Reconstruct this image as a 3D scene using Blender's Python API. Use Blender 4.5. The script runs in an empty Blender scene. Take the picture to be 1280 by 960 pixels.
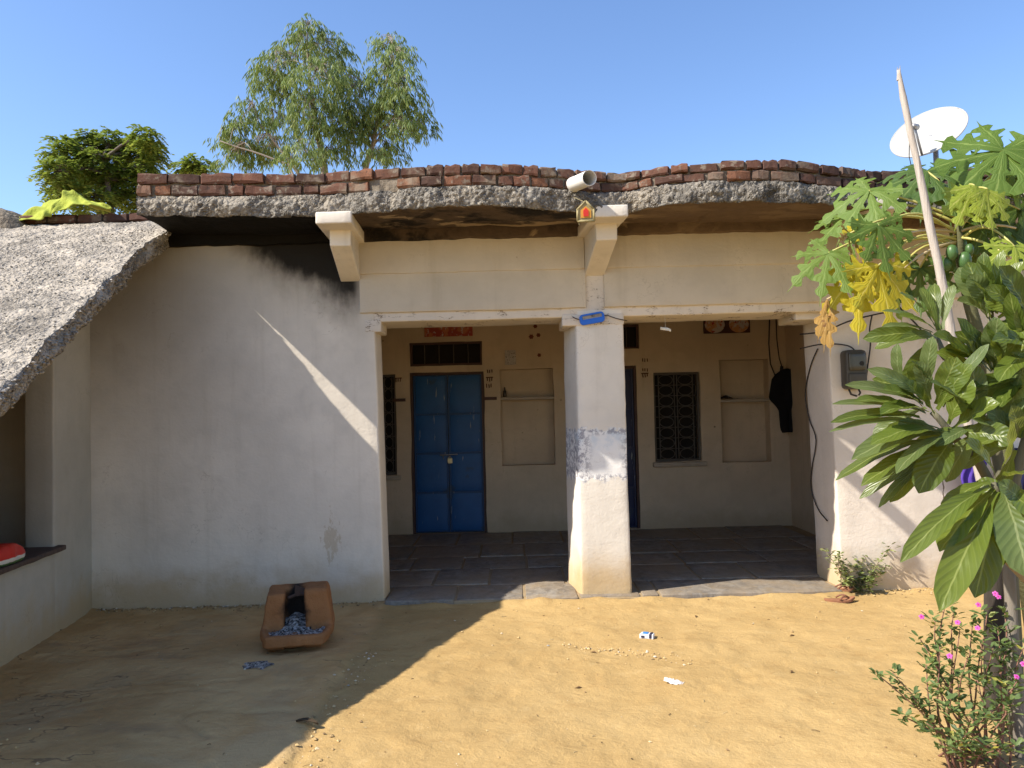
import bpy, bmesh, math, random
import numpy as np
from mathutils import Vector, Matrix, noise

# ------------------------------------------------------------------ camera, sky, sun, exposure
S = bpy.context.scene
COL = S.collection
CAMPOS = Vector((0.0, -6.3, 1.55))
PITCH, ROLL, FPX = math.radians(1.91), math.radians(1.4), 960.0
fwd = Vector((0, math.cos(PITCH), math.sin(PITCH)))
up0 = Vector((0, -math.sin(PITCH), math.cos(PITCH)))
rt0 = Vector((1, 0, 0))
RT = rt0 * math.cos(ROLL) - up0 * math.sin(ROLL)
UP = rt0 * math.sin(ROLL) + up0 * math.cos(ROLL)
cd = bpy.data.cameras.new('camera')
cam = bpy.data.objects.new('camera', cd)
COL.objects.link(cam)
cd.sensor_width = 36.0
cd.lens = 36.0 * FPX / 1280.0
cd.clip_start, cd.clip_end = 0.05, 2000.0
mw = Matrix((RT, UP, -fwd)).transposed().to_4x4()
mw.translation = CAMPOS
cam.matrix_world = mw
S.camera = cam

SUN_L = Vector((1.0, 0.37, -1.0)).normalized()          # direction the light travels
w = bpy.data.worlds.new('World'); S.world = w; w.use_nodes = True
wn = w.node_tree
sky = wn.nodes.new('ShaderNodeTexSky'); sky.sky_type = 'NISHITA'; sky.sun_disc = False
sky.sun_elevation = math.asin(-SUN_L.z)
sky.sun_rotation = math.atan2(-SUN_L.x, -SUN_L.y)
sky.air_density = 1.0; sky.dust_density = 0.5; sky.ozone_density = 2.6
bg = wn.nodes['Background']; bg.inputs[1].default_value = 0.143
hs = wn.nodes.new('ShaderNodeHueSaturation'); hs.inputs['Saturation'].default_value = 1.10; hs.inputs['Hue'].default_value = 0.506
wn.links.new(sky.outputs[0], hs.inputs['Color']); wn.links.new(hs.outputs[0], bg.inputs[0])
sd = bpy.data.lights.new('sun', 'SUN'); sd.energy = 5.0; sd.angle = math.radians(0.55); sd.color = (1.0, 0.93, 0.82)
so = bpy.data.objects.new('sun', sd); COL.objects.link(so)
so.rotation_euler = SUN_L.to_track_quat('-Z', 'Y').to_euler(); so.location = (-8, -6, 9)
S.view_settings.view_transform = 'Standard'; S.view_settings.look = 'None'
S.view_settings.exposure = 0.82; S.view_settings.gamma = 1.0
S.render.engine = 'CYCLES'
S.cycles.max_bounces = 8; S.cycles.diffuse_bounces = 6; S.cycles.transparent_max_bounces = 4

# ------------------------------------------------------------------ helpers
rnd = random.Random(7)
U = rnd.uniform

def ray(px, py):
    return (fwd * FPX + RT * (px - 640.0) + UP * (480.0 - py)).normalized()
def aty(px, py, Y):                                    # world point seen at (px,py) in the plane y = Y
    r = ray(px, py); return CAMPOS + r * ((Y - CAMPOS.y) / r.y)
def atz(px, py, z=0.0):
    r = ray(px, py); return CAMPOS + r * ((z - CAMPOS.z) / r.z)
def atd(px, py, d):
    return aty(px, py, d + CAMPOS.y)

def lerp(a, b, t): return a + (b - a) * t
def smooth01(t):
    t = max(0.0, min(1.0, t)); return t * t * (3 - 2 * t)

def tag(o, label=None, cat=None, group=None, kind=None):
    if label: o['label'] = label
    if cat: o['category'] = cat
    if group: o['group'] = group
    if kind: o['kind'] = kind
    return o
def thing(name, label, cat, loc=(0, 0, 0), group=None):
    o = bpy.data.objects.new(name, None); COL.objects.link(o); o.location = loc; o.empty_display_size = 0.2
    return tag(o, label, cat, group)
def origin(p):
    v = Vector((0, 0, 0))
    while p is not None:
        v = v + Vector(p.location); p = p.parent
    return v
def mk(name, vs, fs, m, parent=None, smooth=False, fmats=None, loc=None):
    """verts in world coordinates; stored relative to the parent (and to loc if given)"""
    me = bpy.data.meshes.new(name)
    off = origin(parent)
    if loc is not None: off = Vector(loc)
    me.from_pydata([tuple(Vector(v) - off) for v in vs], [], [tuple(f) for f in fs])
    ms = m if isinstance(m, (list, tuple)) else [m]
    for mm in ms: me.materials.append(mm)
    if fmats: me.polygons.foreach_set('material_index', fmats)
    if smooth: me.polygons.foreach_set('use_smooth', [True] * len(me.polygons))
    me.update()
    o = bpy.data.objects.new(name, me); COL.objects.link(o)
    if parent is not None: o.parent = parent
    if loc is not None: o.location = Vector(loc) - origin(parent)
    return o

class MB:
    def __init__(s): s.v = []; s.f = []; s.m = []
    def add(s, vs, fs, mi=0):
        o = len(s.v); s.v += [Vector(v) for v in vs]
        for f in fs: s.f.append(tuple(i + o for i in f)); s.m.append(mi)
    def tube(s, pts, rad, n=6, mi=0, cap=True):
        pts = [Vector(p) for p in pts]; k = len(pts)
        rr = rad if isinstance(rad, (list, tuple)) else [rad] * k
        o = len(s.v); ref = None
        for i, p in enumerate(pts):
            t = (pts[min(i + 1, k - 1)] - pts[max(i - 1, 0)])
            t = t.normalized() if t.length > 1e-9 else Vector((0, 0, 1))
            if ref is None:
                ref = t.orthogonal().normalized()
            ref = (ref - t * ref.dot(t)); ref = ref.normalized() if ref.length > 1e-6 else t.orthogonal().normalized()
            b = t.cross(ref)
            for j in range(n):
                a = 2 * math.pi * j / n
                s.v.append(p + (ref * math.cos(a) + b * math.sin(a)) * rr[i])
        for i in range(k - 1):
            for j in range(n):
                a, b2 = o + i * n + j, o + i * n + (j + 1) % n
                s.f.append((a, b2, b2 + n, a + n)); s.m.append(mi)
        if cap:
            s.f.append(tuple(o + j for j in reversed(range(n)))); s.m.append(mi)
            s.f.append(tuple(o + (k - 1) * n + j for j in range(n))); s.m.append(mi)
    def box(s, lo, hi, mi=0):
        x0, y0, z0 = lo; x1, y1, z1 = hi
        s.add([(x0, y0, z0), (x1, y0, z0), (x1, y1, z0), (x0, y1, z0), (x0, y0, z1), (x1, y0, z1), (x1, y1, z1), (x0, y1, z1)],
              [(3, 2, 1, 0), (4, 5, 6, 7), (0, 1, 5, 4), (1, 2, 6, 5), (2, 3, 7, 6), (3, 0, 4, 7)], mi)
    def build(s, name, m, parent=None, smooth=False, loc=None):
        return mk(name, s.v, s.f, m, parent, smooth, s.m if isinstance(m, (list, tuple)) else None, loc)

def axis_pts(a, b, cell, r):
    n = max(1, int(round((b - a - 2 * r) / cell)))
    mid = [a + r + (b - a - 2 * r) * i / n for i in range(n + 1)]
    return [a, a + r * 0.35] + mid + [b - r * 0.35, b]
def gbox(lo, hi, cell=0.1, r=0.012, amp=0.004, freq=3.0, warp=None, amp2=0.0, freq2=14.0, seed=0.0):
    """box with rounded edges and uneven hand-plastered faces"""
    ax = [axis_pts(lo[i], hi[i], cell, r) for i in range(3)]
    N = [len(a) for a in ax]; idx = {}; vs = []; fs = []
    def V(i, j, k):
        key = (i, j, k)
        if key not in idx:
            p = Vector((ax[0][i], ax[1][j], ax[2][k]))
            q = Vector([min(max(p[c], lo[c] + r), hi[c] - r) for c in range(3)])
            d = p - q
            if d.length > 1e-7: p = q + d.normalized() * min(d.length, r) if sum(abs(x) > 1e-6 for x in d) < 2 else q + d.normalized() * r
            if warp: p = warp(p)
            s = Vector((seed, seed * 1.7, seed * .3))
            p = p + noise.noise_vector(p * freq + s) * amp
            if amp2: p = p + noise.noise_vector(p * freq2 + s) * amp2
            idx[key] = len(vs); vs.append(p)
        return idx[key]
    for k in (0, N[2] - 1):
        for i in range(N[0] - 1):
            for j in range(N[1] - 1):
                q = (V(i, j, k), V(i + 1, j, k), V(i + 1, j + 1, k), V(i, j + 1, k)); fs.append(q if k else q[::-1])
    for j in (0, N[1] - 1):
        for i in range(N[0] - 1):
            for k in range(N[2] - 1):
                q = (V(i, j, k), V(i + 1, j, k), V(i + 1, j, k + 1), V(i, j, k + 1)); fs.append(q[::-1] if j else q)
    for i in (0, N[0] - 1):
        for j in range(N[1] - 1):
            for k in range(N[2] - 1):
                q = (V(i, j, k), V(i, j + 1, k), V(i, j + 1, k + 1), V(i, j, k + 1)); fs.append(q if i else q[::-1])
    return vs, fs
def fbm(p, o=4):
    return noise.fractal(p, 1.0, 2.0, o, noise_basis='PERLIN_ORIGINAL')

# ------------------------------------------------------------------ material helper
class Mat:
    def __init__(s, name, rough=0.9, spec=0.3):
        s.m = bpy.data.materials.new(name); s.m.use_nodes = True
        s.t = s.m.node_tree; s.b = s.t.nodes['Principled BSDF']; s.out = s.t.nodes['Material Output']
        s.b.inputs['Roughness'].default_value = rough
        s.b.inputs['Specular IOR Level'].default_value = spec
    def n(s, t): return s.t.nodes.new('ShaderNode' + t)
    def put(s, sock, v):
        if isinstance(v, bpy.types.NodeSocket): s.t.links.new(v, sock)
        elif isinstance(v, (tuple, list)):
            v = tuple(v)
            sock.default_value = v + (1.0,) if len(sock.default_value) == 4 and len(v) == 3 else v
        else: sock.default_value = v
    def pos(s): return s.n('NewGeometry').outputs['Position']
    def obj(s): return s.n('TexCoord').outputs['Object']
    def rnd(s): return s.n('ObjectInfo').outputs['Random']
    def island(s): return s.n('NewGeometry').outputs['Random Per Island']
    def xyz(s, v):
        q = s.n('SeparateXYZ'); s.put(q.inputs[0], v); return q.outputs
    def noise(s, v, scale, det=4, rough=0.55, dist=0.0):
        q = s.n('TexNoise'); s.put(q.inputs['Vector'], v); q.inputs['Scale'].default_value = scale
        q.inputs['Detail'].default_value = det; q.inputs['Roughness'].default_value = rough; q.inputs['Distortion'].default_value = dist
        return q.outputs[0]
    def vor(s, v, scale, feat='F1', out=0, rand=1.0):
        q = s.n('TexVoronoi'); q.feature = feat; s.put(q.inputs['Vector'], v); q.inputs['Scale'].default_value = scale
        q.inputs['Randomness'].default_value = rand
        return q.outputs[out]
    def wave(s, v, scale, dist=3.0, det=3.0, direction='X'):
        q = s.n('TexWave'); q.bands_direction = direction; s.put(q.inputs['Vector'], v); q.inputs['Scale'].default_value = scale
        q.inputs['Distortion'].default_value = dist; q.inputs['Detail'].default_value = det
        return q.outputs[1]
    def scale(s, v, sc):
        q = s.n('Mapping'); s.put(q.inputs['Vector'], v); q.inputs['Scale'].default_value = sc; return q.outputs[0]
    def ss(s, v, a, b, lo=0.0, hi=1.0):
        q = s.n('MapRange'); q.interpolation_type = 'SMOOTHSTEP'; s.put(q.inputs[0], v)
        q.inputs[1].default_value = a; q.inputs[2].default_value = b; q.inputs[3].default_value = lo; q.inputs[4].default_value = hi
        if a > b:
            q.inputs[1].default_value = b; q.inputs[2].default_value = a; q.inputs[3].default_value = hi; q.inputs[4].default_value = lo
        return q.outputs[0]
    def math(s, op, a, b=0.0):
        q = s.n('Math'); q.operation = op; s.put(q.inputs[0], a); s.put(q.inputs[1], b); return q.outputs[0]
    def mul(s, a, b): return s.math('MULTIPLY', a, b)
    def addm(s, a, b): return s.math('ADD', a, b)
    def mix(s, f, a, b, mode='MIX'):
        q = s.n('Mix'); q.data_type = 'RGBA'; q.blend_type = mode
        s.put(q.inputs[0], f); s.put(q.inputs[6], a); s.put(q.inputs[7], b); return q.outputs[2]
    def ramp(s, f, stops):
        q = s.n('ValToRGB'); s.put(q.inputs[0], f)
        el = q.color_ramp.elements
        while len(el) < len(stops): el.new(0.5)
        for e, (p, c) in zip(el, stops): e.position = p; e.color = tuple(c) + (1.0,)
        return q.outputs[0]
    def bump(s, h, strength=0.5, dist=0.01, prev=None):
        q = s.n('Bump'); s.put(q.inputs['Height'], h); q.inputs['Strength'].default_value = strength; q.inputs['Distance'].default_value = dist
        if prev is not None: s.put(q.inputs['Normal'], prev)
        return q.outputs[0]
    def done(s, col, normal=None, rough=None, transl=0.0, tcol=None):
        s.put(s.b.inputs['Base Color'], col)
        if normal is not None: s.put(s.b.inputs['Normal'], normal)
        if rough is not None: s.put(s.b.inputs['Roughness'], rough)
        if transl:
            tr = s.n('BsdfTranslucent'); s.put(tr.inputs[0], tcol if tcol is not None else col)
            if normal is not None: s.put(tr.inputs['Normal'], normal)
            mx = s.n('MixShader'); mx.inputs[0].default_value = transl
            s.t.links.new(s.b.outputs[0], mx.inputs[1]); s.t.links.new(tr.outputs[0], mx.inputs[2])
            s.t.links.new(mx.outputs[0], s.out.inputs[0])
        return s.m

def flat(name, c, rough=0.7, spec=0.3, var=0.25, sc=8.0, metal=0.0, bump=0.0):
    m = Mat(name, rough, spec); o = m.obj()
    n = m.noise(o, sc, 5)
    col = m.mix(n, tuple(x * (1 - var) for x in c), tuple(min(1, x * (1 + var)) for x in c))
    m.b.inputs['Metallic'].default_value = metal
    nm = m.bump(m.noise(o, sc * 6, 4), 0.4, bump) if bump else None
    return m.done(col, nm)

def plaster(name, base, kind=''):
    m = Mat(name, 0.92, 0.2); p = m.pos(); x, y, z = m.xyz(p)[0:3]
    a = m.noise(p, 1.1, 6, 0.6); b = m.noise(p, 6.0, 5, 0.6); g = m.noise(p, 45.0, 3)
    col = m.mix(m.ss(a, .3, .7), tuple(c * .86 for c in base), tuple(min(.86, c * 1.05) for c in base))
    col = m.mix(m.mul(m.ss(b, .45, .8), .35), col, tuple(c * .72 for c in base))
    # vertical rain streaks
    st = m.noise(m.scale(p, (9, 9, .55)), 1.0, 4, .6)
    col = m.mix(m.mul(m.ss(st, .52, .8), .28), col, (base[0] * .62, base[1] * .58, base[2] * .5))
    if kind != 'inside':
        # splashed soil at the foot of the wall
        hz = m.addm(z, m.mul(m.addm(m.noise(p, 3.2, 5, .65), -.5), -.55))
        col = m.mix(m.mul(m.ss(hz, .52 if kind == 'column' else .42, .04), .85 if kind == 'column' else .72), col, (.48, .33, .15))
    else:
        hz = m.addm(z, m.mul(m.addm(m.noise(p, 3.5, 5, .65), -.5), -.5))
        col = m.mix(m.mul(m.ss(hz, .35, .05), .5), col, (.36, .27, .16))
        sp = m.vor(p, 5.0); col = m.mix(m.mul(m.ss(sp, .09, .03), m.ss(m.noise(p, 1.7, 2), .5, .6)), col, (.12, .09, .06))
    # small chips
    ch = m.noise(p, 17.0, 4, .7); col = m.mix(m.mul(m.ss(ch, .70, .76), .6), col, (.30, .22, .15))
    if kind == 'left':
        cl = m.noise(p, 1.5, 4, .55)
        g1 = m.mul(m.ss(m.addm(z, m.mul(m.addm(cl, -.5), 1.9)), 1.2, 2.9), .38)  # grey gradient towards the top, part of the painted shade
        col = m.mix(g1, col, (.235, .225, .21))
        lf = m.mul(m.mul(m.ss(m.addm(x, m.mul(m.addm(cl, -.5), .8)), -1.9, -3.3), m.ss(z, 1.1, 2.6)), .62)  # shade beside the lean-to painted into the upper left plaster
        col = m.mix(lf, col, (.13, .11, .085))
        # bare patch where plaster flaked off
        dx = m.math('ABSOLUTE', m.addm(x, 1.50)); dz = m.math('ABSOLUTE', m.addm(z, -.53))
        pt = m.addm(m.addm(m.mul(dx, 7.0), m.mul(dz, 3.6)), m.mul(m.addm(m.noise(m.scale(p, (1.6, 1, .7)), 14, 5, .75), -.5), 4.2))
        col = m.mix(m.mul(m.ss(pt, .62, .40), .5), col, (.46, .34, .20))
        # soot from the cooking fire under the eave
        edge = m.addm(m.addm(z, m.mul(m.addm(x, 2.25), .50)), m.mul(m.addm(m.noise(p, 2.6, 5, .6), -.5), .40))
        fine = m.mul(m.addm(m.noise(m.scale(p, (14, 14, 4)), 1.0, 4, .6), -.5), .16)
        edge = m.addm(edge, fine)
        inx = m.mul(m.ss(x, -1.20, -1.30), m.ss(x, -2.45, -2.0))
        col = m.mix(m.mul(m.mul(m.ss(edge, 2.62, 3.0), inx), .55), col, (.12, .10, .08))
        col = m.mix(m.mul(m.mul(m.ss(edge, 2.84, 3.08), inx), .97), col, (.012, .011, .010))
    if kind == 'right':
        # plaster fallen off the rubble masonry
        e = m.addm(m.addm(x, m.mul(z, -.25)), m.mul(m.addm(m.noise(p, 4.5, 4, .65), -.5), .5))
        bare = m.mul(m.ss(e, 3.55, 3.62), m.ss(z, 1.0, .8))
        sto = m.noise(p, 9.0, 5, .7, .5)
        col = m.mix(bare, col, m.mix(m.ss(sto, .35, .65), (.34, .23, .13), (.56, .45, .30)))
        # hairline crack
        ck = m.math('ABSOLUTE', m.addm(m.addm(x, -3.50), m.mul(m.addm(m.noise(p, 5, 4), -.5), .12)))
        col = m.mix(m.mul(m.ss(ck, .007, .003), m.ss(z, 1.3, 1.0)), col, (.14, .10, .07))
    if kind == 'column':
        # patch of pale blue wash with dark scuffed rim
        cz = m.math('ABSOLUTE', m.addm(z, -1.165))
        j = m.addm(m.noise(p, 13, 5, .7), -.5)
        inz = m.mul(m.ss(m.addm(cz, m.mul(j, .26)), .225, .19), .8)
        blue = m.mix(m.ss(m.noise(p, 8, 4, .6), .42, .62), (.74, .74, .74), (.48, .57, .66))
        col = m.mix(inz, col, m.mix(m.mul(m.ss(z, 1.12, 1.32), .75), (.80, .79, .77), blue))
        rim = m.ss(m.math('ABSOLUTE', m.addm(x, -.757)), .08, .20)
        rim2 = m.math('MAXIMUM', rim, m.ss(cz, .14, .19))
        dk = m.mul(m.mul(rim2, inz), m.ss(m.noise(p, 24, 5, .75), .46, .55))
        col = m.mix(m.mul(dk, .85), col, (.13, .12, .16))
    if kind == 'lintel':
        ck = m.math('ABSOLUTE', m.addm(m.noise(m.scale(p, (1.6, 1, 7)), 1.5, 5, .65), -.5))
        col = m.mix(m.mul(m.ss(ck, .012, .004), m.ss(b, .47, .58)), col, (.14, .095, .06))
        col = m.mix(m.mul(m.ss(m.noise(p, 6, 5, .7), .57, .66), .35), col, (.46, .37, .26))
    h = m.addm(m.mul(b, .6), m.mul(g, .25))
    # trowel ridges and hairline cracks
    tw = m.noise(m.scale(p, (1.0, 1.0, 2.2)), 3.4, 4, .5, 1.2)
    hc = m.math('ABSOLUTE', m.addm(m.noise(p, 1.9, 5, .6, .3), -.5))
    col = m.mix(m.mul(m.mul(m.ss(hc, .0035, .0012), m.ss(a, .50, .58)),   .28), col, (.5, .45, .4), 'MULTIPLY')
    nm = m.bump(m.addm(h, m.mul(tw, .5)), .55, .012)
    return m.done(col, nm)

WHITE = (.70, .645, .565)
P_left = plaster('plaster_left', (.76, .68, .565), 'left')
P_col = plaster('plaster_column', (.74, .675, .58), 'column')
P_right = plaster('plaster_right', (.69, .61, .52), 'right')
P_beam = plaster('plaster_beam', (.58, .51, .405))
P_lint = plaster('plaster_lintel', (.66, .59, .50), 'lintel')
P_brk = plaster('plaster_bracket', (.68, .62, .53))
P_in = plaster('plaster_inside', (.60, .475, .335), 'inside')
P_shed = plaster('plaster_shed', (.48, .43, .345))

def concrete_mat(name, c0, c1, peb=38.0, dark=(.05, .045, .04), sand=(.42, .35, .255), sandy=.5, dkp=.5):
    m = Mat(name, .95, .15); p = m.pos(); pd = m.n('VectorMath'); pd.operation = 'ADD'
    nz = m.n('TexNoise'); m.put(nz.inputs['Vector'], p); nz.inputs['Scale'].default_value = 12; sc_ = m.n('VectorMath'); sc_.operation = 'SCALE'; m.put(sc_.inputs[0], nz.outputs[1]); sc_.inputs['Scale'].default_value = .05
    m.put(pd.inputs[0], p); m.put(pd.inputs[1], sc_.outputs[0]); q = pd.outputs[0]
    v = m.vor(q, peb); v2 = m.vor(q, peb * .45); n1 = m.noise(p, 2.0, 6, .65); n2 = m.noise(p, 90, 3); n3 = m.noise(p, 7.0, 5, .65)
    vc = m.n('RGBToBW'); m.put(vc.inputs[0], m.vor(q, peb, out=1)); vd = m.n('RGBToBW'); m.put(vd.inputs[0], m.vor(q, peb * .45, out=1))
    col = m.mix(m.addm(m.mul(vc.outputs[0], .6), m.mul(vd.outputs[0], .4)), c0, c1)
    col = m.mix(m.mul(m.ss(n1, .50, .62), sandy), col, sand)
    col = m.mix(m.mul(m.ss(n1, .48, .34), .7), col, tuple(c * .5 for c in c0))
    col = m.mix(m.mul(m.ss(n3, .60, .76), dkp), col, tuple(c * .35 for c in c0))
    rel = m.ss(n3, .35, .60)
    col = m.mix(m.mul(m.mul(m.ss(v, .40, .62), rel), .6), col, dark)
    h = m.addm(m.addm(m.mul(m.mul(m.math('SUBTRACT', 1.0, v), rel), .8), m.mul(m.math('SUBTRACT', 1.0, v2), .9)), m.addm(m.mul(n2, .25), m.mul(n3, 1.4)))
    return m.done(col, m.bump(h, 1.0, .016))
C_slab = concrete_mat('rough_concrete', (.085, .076, .066), (.36, .325, .27), 66.0, sandy=.25)
C_lean = concrete_mat('gravel_concrete', (.31, .272, .222), (.42, .372, .305), 62.0, sand=(.46, .40, .32), sandy=.85, dkp=.06)

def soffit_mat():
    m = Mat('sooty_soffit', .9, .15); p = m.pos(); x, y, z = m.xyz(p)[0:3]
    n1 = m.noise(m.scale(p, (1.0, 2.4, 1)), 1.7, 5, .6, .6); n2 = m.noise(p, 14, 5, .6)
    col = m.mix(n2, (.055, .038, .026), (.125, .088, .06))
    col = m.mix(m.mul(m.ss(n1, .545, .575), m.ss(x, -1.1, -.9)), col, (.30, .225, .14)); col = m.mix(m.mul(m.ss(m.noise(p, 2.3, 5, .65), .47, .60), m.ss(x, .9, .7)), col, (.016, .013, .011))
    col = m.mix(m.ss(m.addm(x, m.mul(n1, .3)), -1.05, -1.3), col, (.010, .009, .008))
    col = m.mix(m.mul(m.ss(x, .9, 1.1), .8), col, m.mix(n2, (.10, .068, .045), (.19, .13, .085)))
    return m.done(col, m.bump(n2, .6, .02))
M_soff = soffit_mat()

def brick_mat():
    m = Mat('brick', .93, .15); o = m.obj(); r = m.rnd()
    base = m.ramp(r, [(0, (.055, .030, .024)), (.35, (.10, .046, .032)), (.65, (.150, .064, .040)), (.88, (.22, .098, .052)), (1, (.15, .115, .09))])
    n = m.noise(m.pos(), 22, 5, .65); n2 = m.noise(m.pos(), 5, 4, .6)
    col = m.mix(m.ss(n, .35, .75), base, m.mix(.5, base, (.10, .05, .035)))
    n4 = m.noise(m.pos(), 11, 5, .7); col = m.mix(.06, col, (.20, .165, .125)); col = m.mix(m.mul(m.ss(n2, .52, .68), .75), col, (.21, .17, .125)); col = m.mix(m.mul(m.ss(n4, .56, .64), .75), col, (.24, .20, .155)); col = m.mix(m.mul(m.ss(n4, .44, .34), .7), col, (.05, .035, .03))
    x = m.xyz(m.pos())[0]
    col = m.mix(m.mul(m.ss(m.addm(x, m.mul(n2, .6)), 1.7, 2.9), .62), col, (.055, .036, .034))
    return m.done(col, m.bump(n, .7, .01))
M_brick = brick_mat()
def mortar_mat():
    m = Mat('mortar', .97, .1); p = m.pos(); n = m.noise(p, 18, 5, .65)
    col = m.mix(n, (.07, .058, .046), (.29, .24, .18))
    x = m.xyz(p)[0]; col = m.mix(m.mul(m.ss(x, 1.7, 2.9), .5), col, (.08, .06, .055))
    return m.done(col, m.bump(n, 1.0, .02))
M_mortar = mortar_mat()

def ground_mat():
    m = Mat('packed_earth', .96, .12); p = m.pos(); x, y, z = m.xyz(p)[0:3]
    n1 = m.noise(p, .9, 6, .6); n2 = m.noise(p, 5.5, 6, .65); n3 = m.noise(p, 38, 4, .6); n4 = m.noise(p, 140, 2)
    col = m.mix(m.ss(n1, .32, .68), (.365, .242, .098), (.425, .290, .124))
    col = m.mix(m.mul(m.ss(n2, .5, .75), .55), col, (.30, .185, .07))
    col = m.mix(m.mul(m.ss(n2, .45, .25), .42), col, (.50, .36, .175))
    col = m.mix(m.mul(m.ss(n3, .60, .78), .26), col, (.27, .18, .085))
    col = m.mix(m.mul(m.ss(n4, .62, .72), .30), col, (.56, .44, .26))
    n6 = m.noise(m.scale(p, (1, 1.8, 1)), 6, 6, .7, .8); col = m.mix(m.mul(m.ss(n6, .54, .70), .42), col, (.27, .172, .07))
    # worn cement and mud apron in front of the left wall
    e = m.addm(x, m.mul(m.addm(m.noise(p, 2.2, 4, .6), -.5), .30))
    ap = m.ss(e, -.98, -1.12)
    n5 = m.noise(p, 1.6, 6, .62)
    acol = m.mix(m.ss(n5, .38, .62), (.45, .28, .115), (.55, .365, .165))
    acol = m.mix(m.mul(m.ss(m.noise(p, 1.0, 5, .6, .4), .52, .62), .5), acol, (.43, .32, .17))
    acol = m.mix(m.mul(m.ss(m.noise(m.scale(p, (.8, 2.0, 1)), 1.3, 6, .65), .53, .68), .45), acol, (.25, .17, .10))
    ck = m.math('ABSOLUTE', m.addm(m.noise(m.scale(p, (1, 1.7, 1)), 1.5, 4, .55), -.5))
    acol = m.mix(m.mul(m.mul(m.ss(ck, .008, .003), .6), m.ss(m.noise(p, 1.1, 2), .52, .60)), acol, (.12, .08, .05))
    col = m.mix(ap, col, acol)
    h = m.addm(m.mul(n2, .7), m.addm(m.mul(n3, .35), m.mul(n4, .12)))
    return m.done(col, m.bump(m.addm(h, m.mul(n6, .8)), .7, .020))
M_ground = ground_mat()

def slate_mat():
    m = Mat('slate_slab', .62, .35); p = m.pos(); r = m.rnd()
    n = m.noise(m.scale(p, (1.4, 1, 1)), 8.0, 6, .7, .6); n2 = m.noise(p, 1.6, 4)
    col = m.mix(m.ss(n, .3, .7), (.13, .115, .10), (.31, .28, .24))
    col = m.mix(m.mul(m.ss(n2, .35, .65), .75), col, (.29, .22, .145))
    col = m.mix(m.mul(r, .35), col, (.09, .08, .07)); col = m.mix(m.mul(m.ss(m.noise(p, 9, 5, .7), .5, .65), .5), col, (.24, .175, .10))
    return m.done(col, m.bump(n, .8, .012))
M_slate = slate_mat()
M_joint = flat('joint_mortar', (.30, .225, .135), .95, .1, .3, 9, bump=.01)

def door_mat(name, c):
    m = Mat(name, .48, .4); p = m.pos()
    n = m.noise(p, 7, 5, .65); s = m.noise(m.scale(p, (26, 26, 3.0)), 1.0, 3, .6)
    col = m.mix(n, tuple(x * .75 for x in c), tuple(x * 1.25 for x in c))
    col = m.mix(m.mul(m.ss(s, .66, .72), .75), col, (.34, .34, .33))
    col = m.mix(m.mul(m.ss(m.noise(p, 4.0, 4, .6), .60, .70), .6), col, (.035, .05, .06))
    return m.done(col, m.bump(n, .3, .006))
M_blue = door_mat('blue_door_paint', (.010, .085, .25))
M_navy = door_mat('navy_door_paint', (.014, .018, .060))
M_leafrail = door_mat('dark_blue_rail', (.008, .05, .15))
M_frame = flat('brown_door_frame', (.085, .045, .035), .6, .3, .3, 10)
M_grille = flat('dark_grille_iron', (.10, .085, .07), .6, .35, .3, 20)
M_dark = flat('dark_room_fill', (.022, .018, .015), .85, .1, .4, 6)  # flat near-black standing in for the unlit rooms behind the openings
M_sill = flat('sill_plaster', (.42, .35, .27), .9, .2, .2, 10, bump=.004)
M_pvc = flat('pvc', (.70, .68, .63), .42, .4, .10, 5)
M_metalgrey = flat('grey_metal', (.34, .34, .35), .45, .5, .2, 9, metal=.6)
M_dish = flat('dish_paint', (.36, .355, .33), .5, .35, .16, 7)
M_black = flat('black_rubber', (.018, .017, .016), .6, .3, .3, 9)
M_wire = flat('wire_sheath', (.035, .03, .028), .6, .3, .2, 9)

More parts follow.
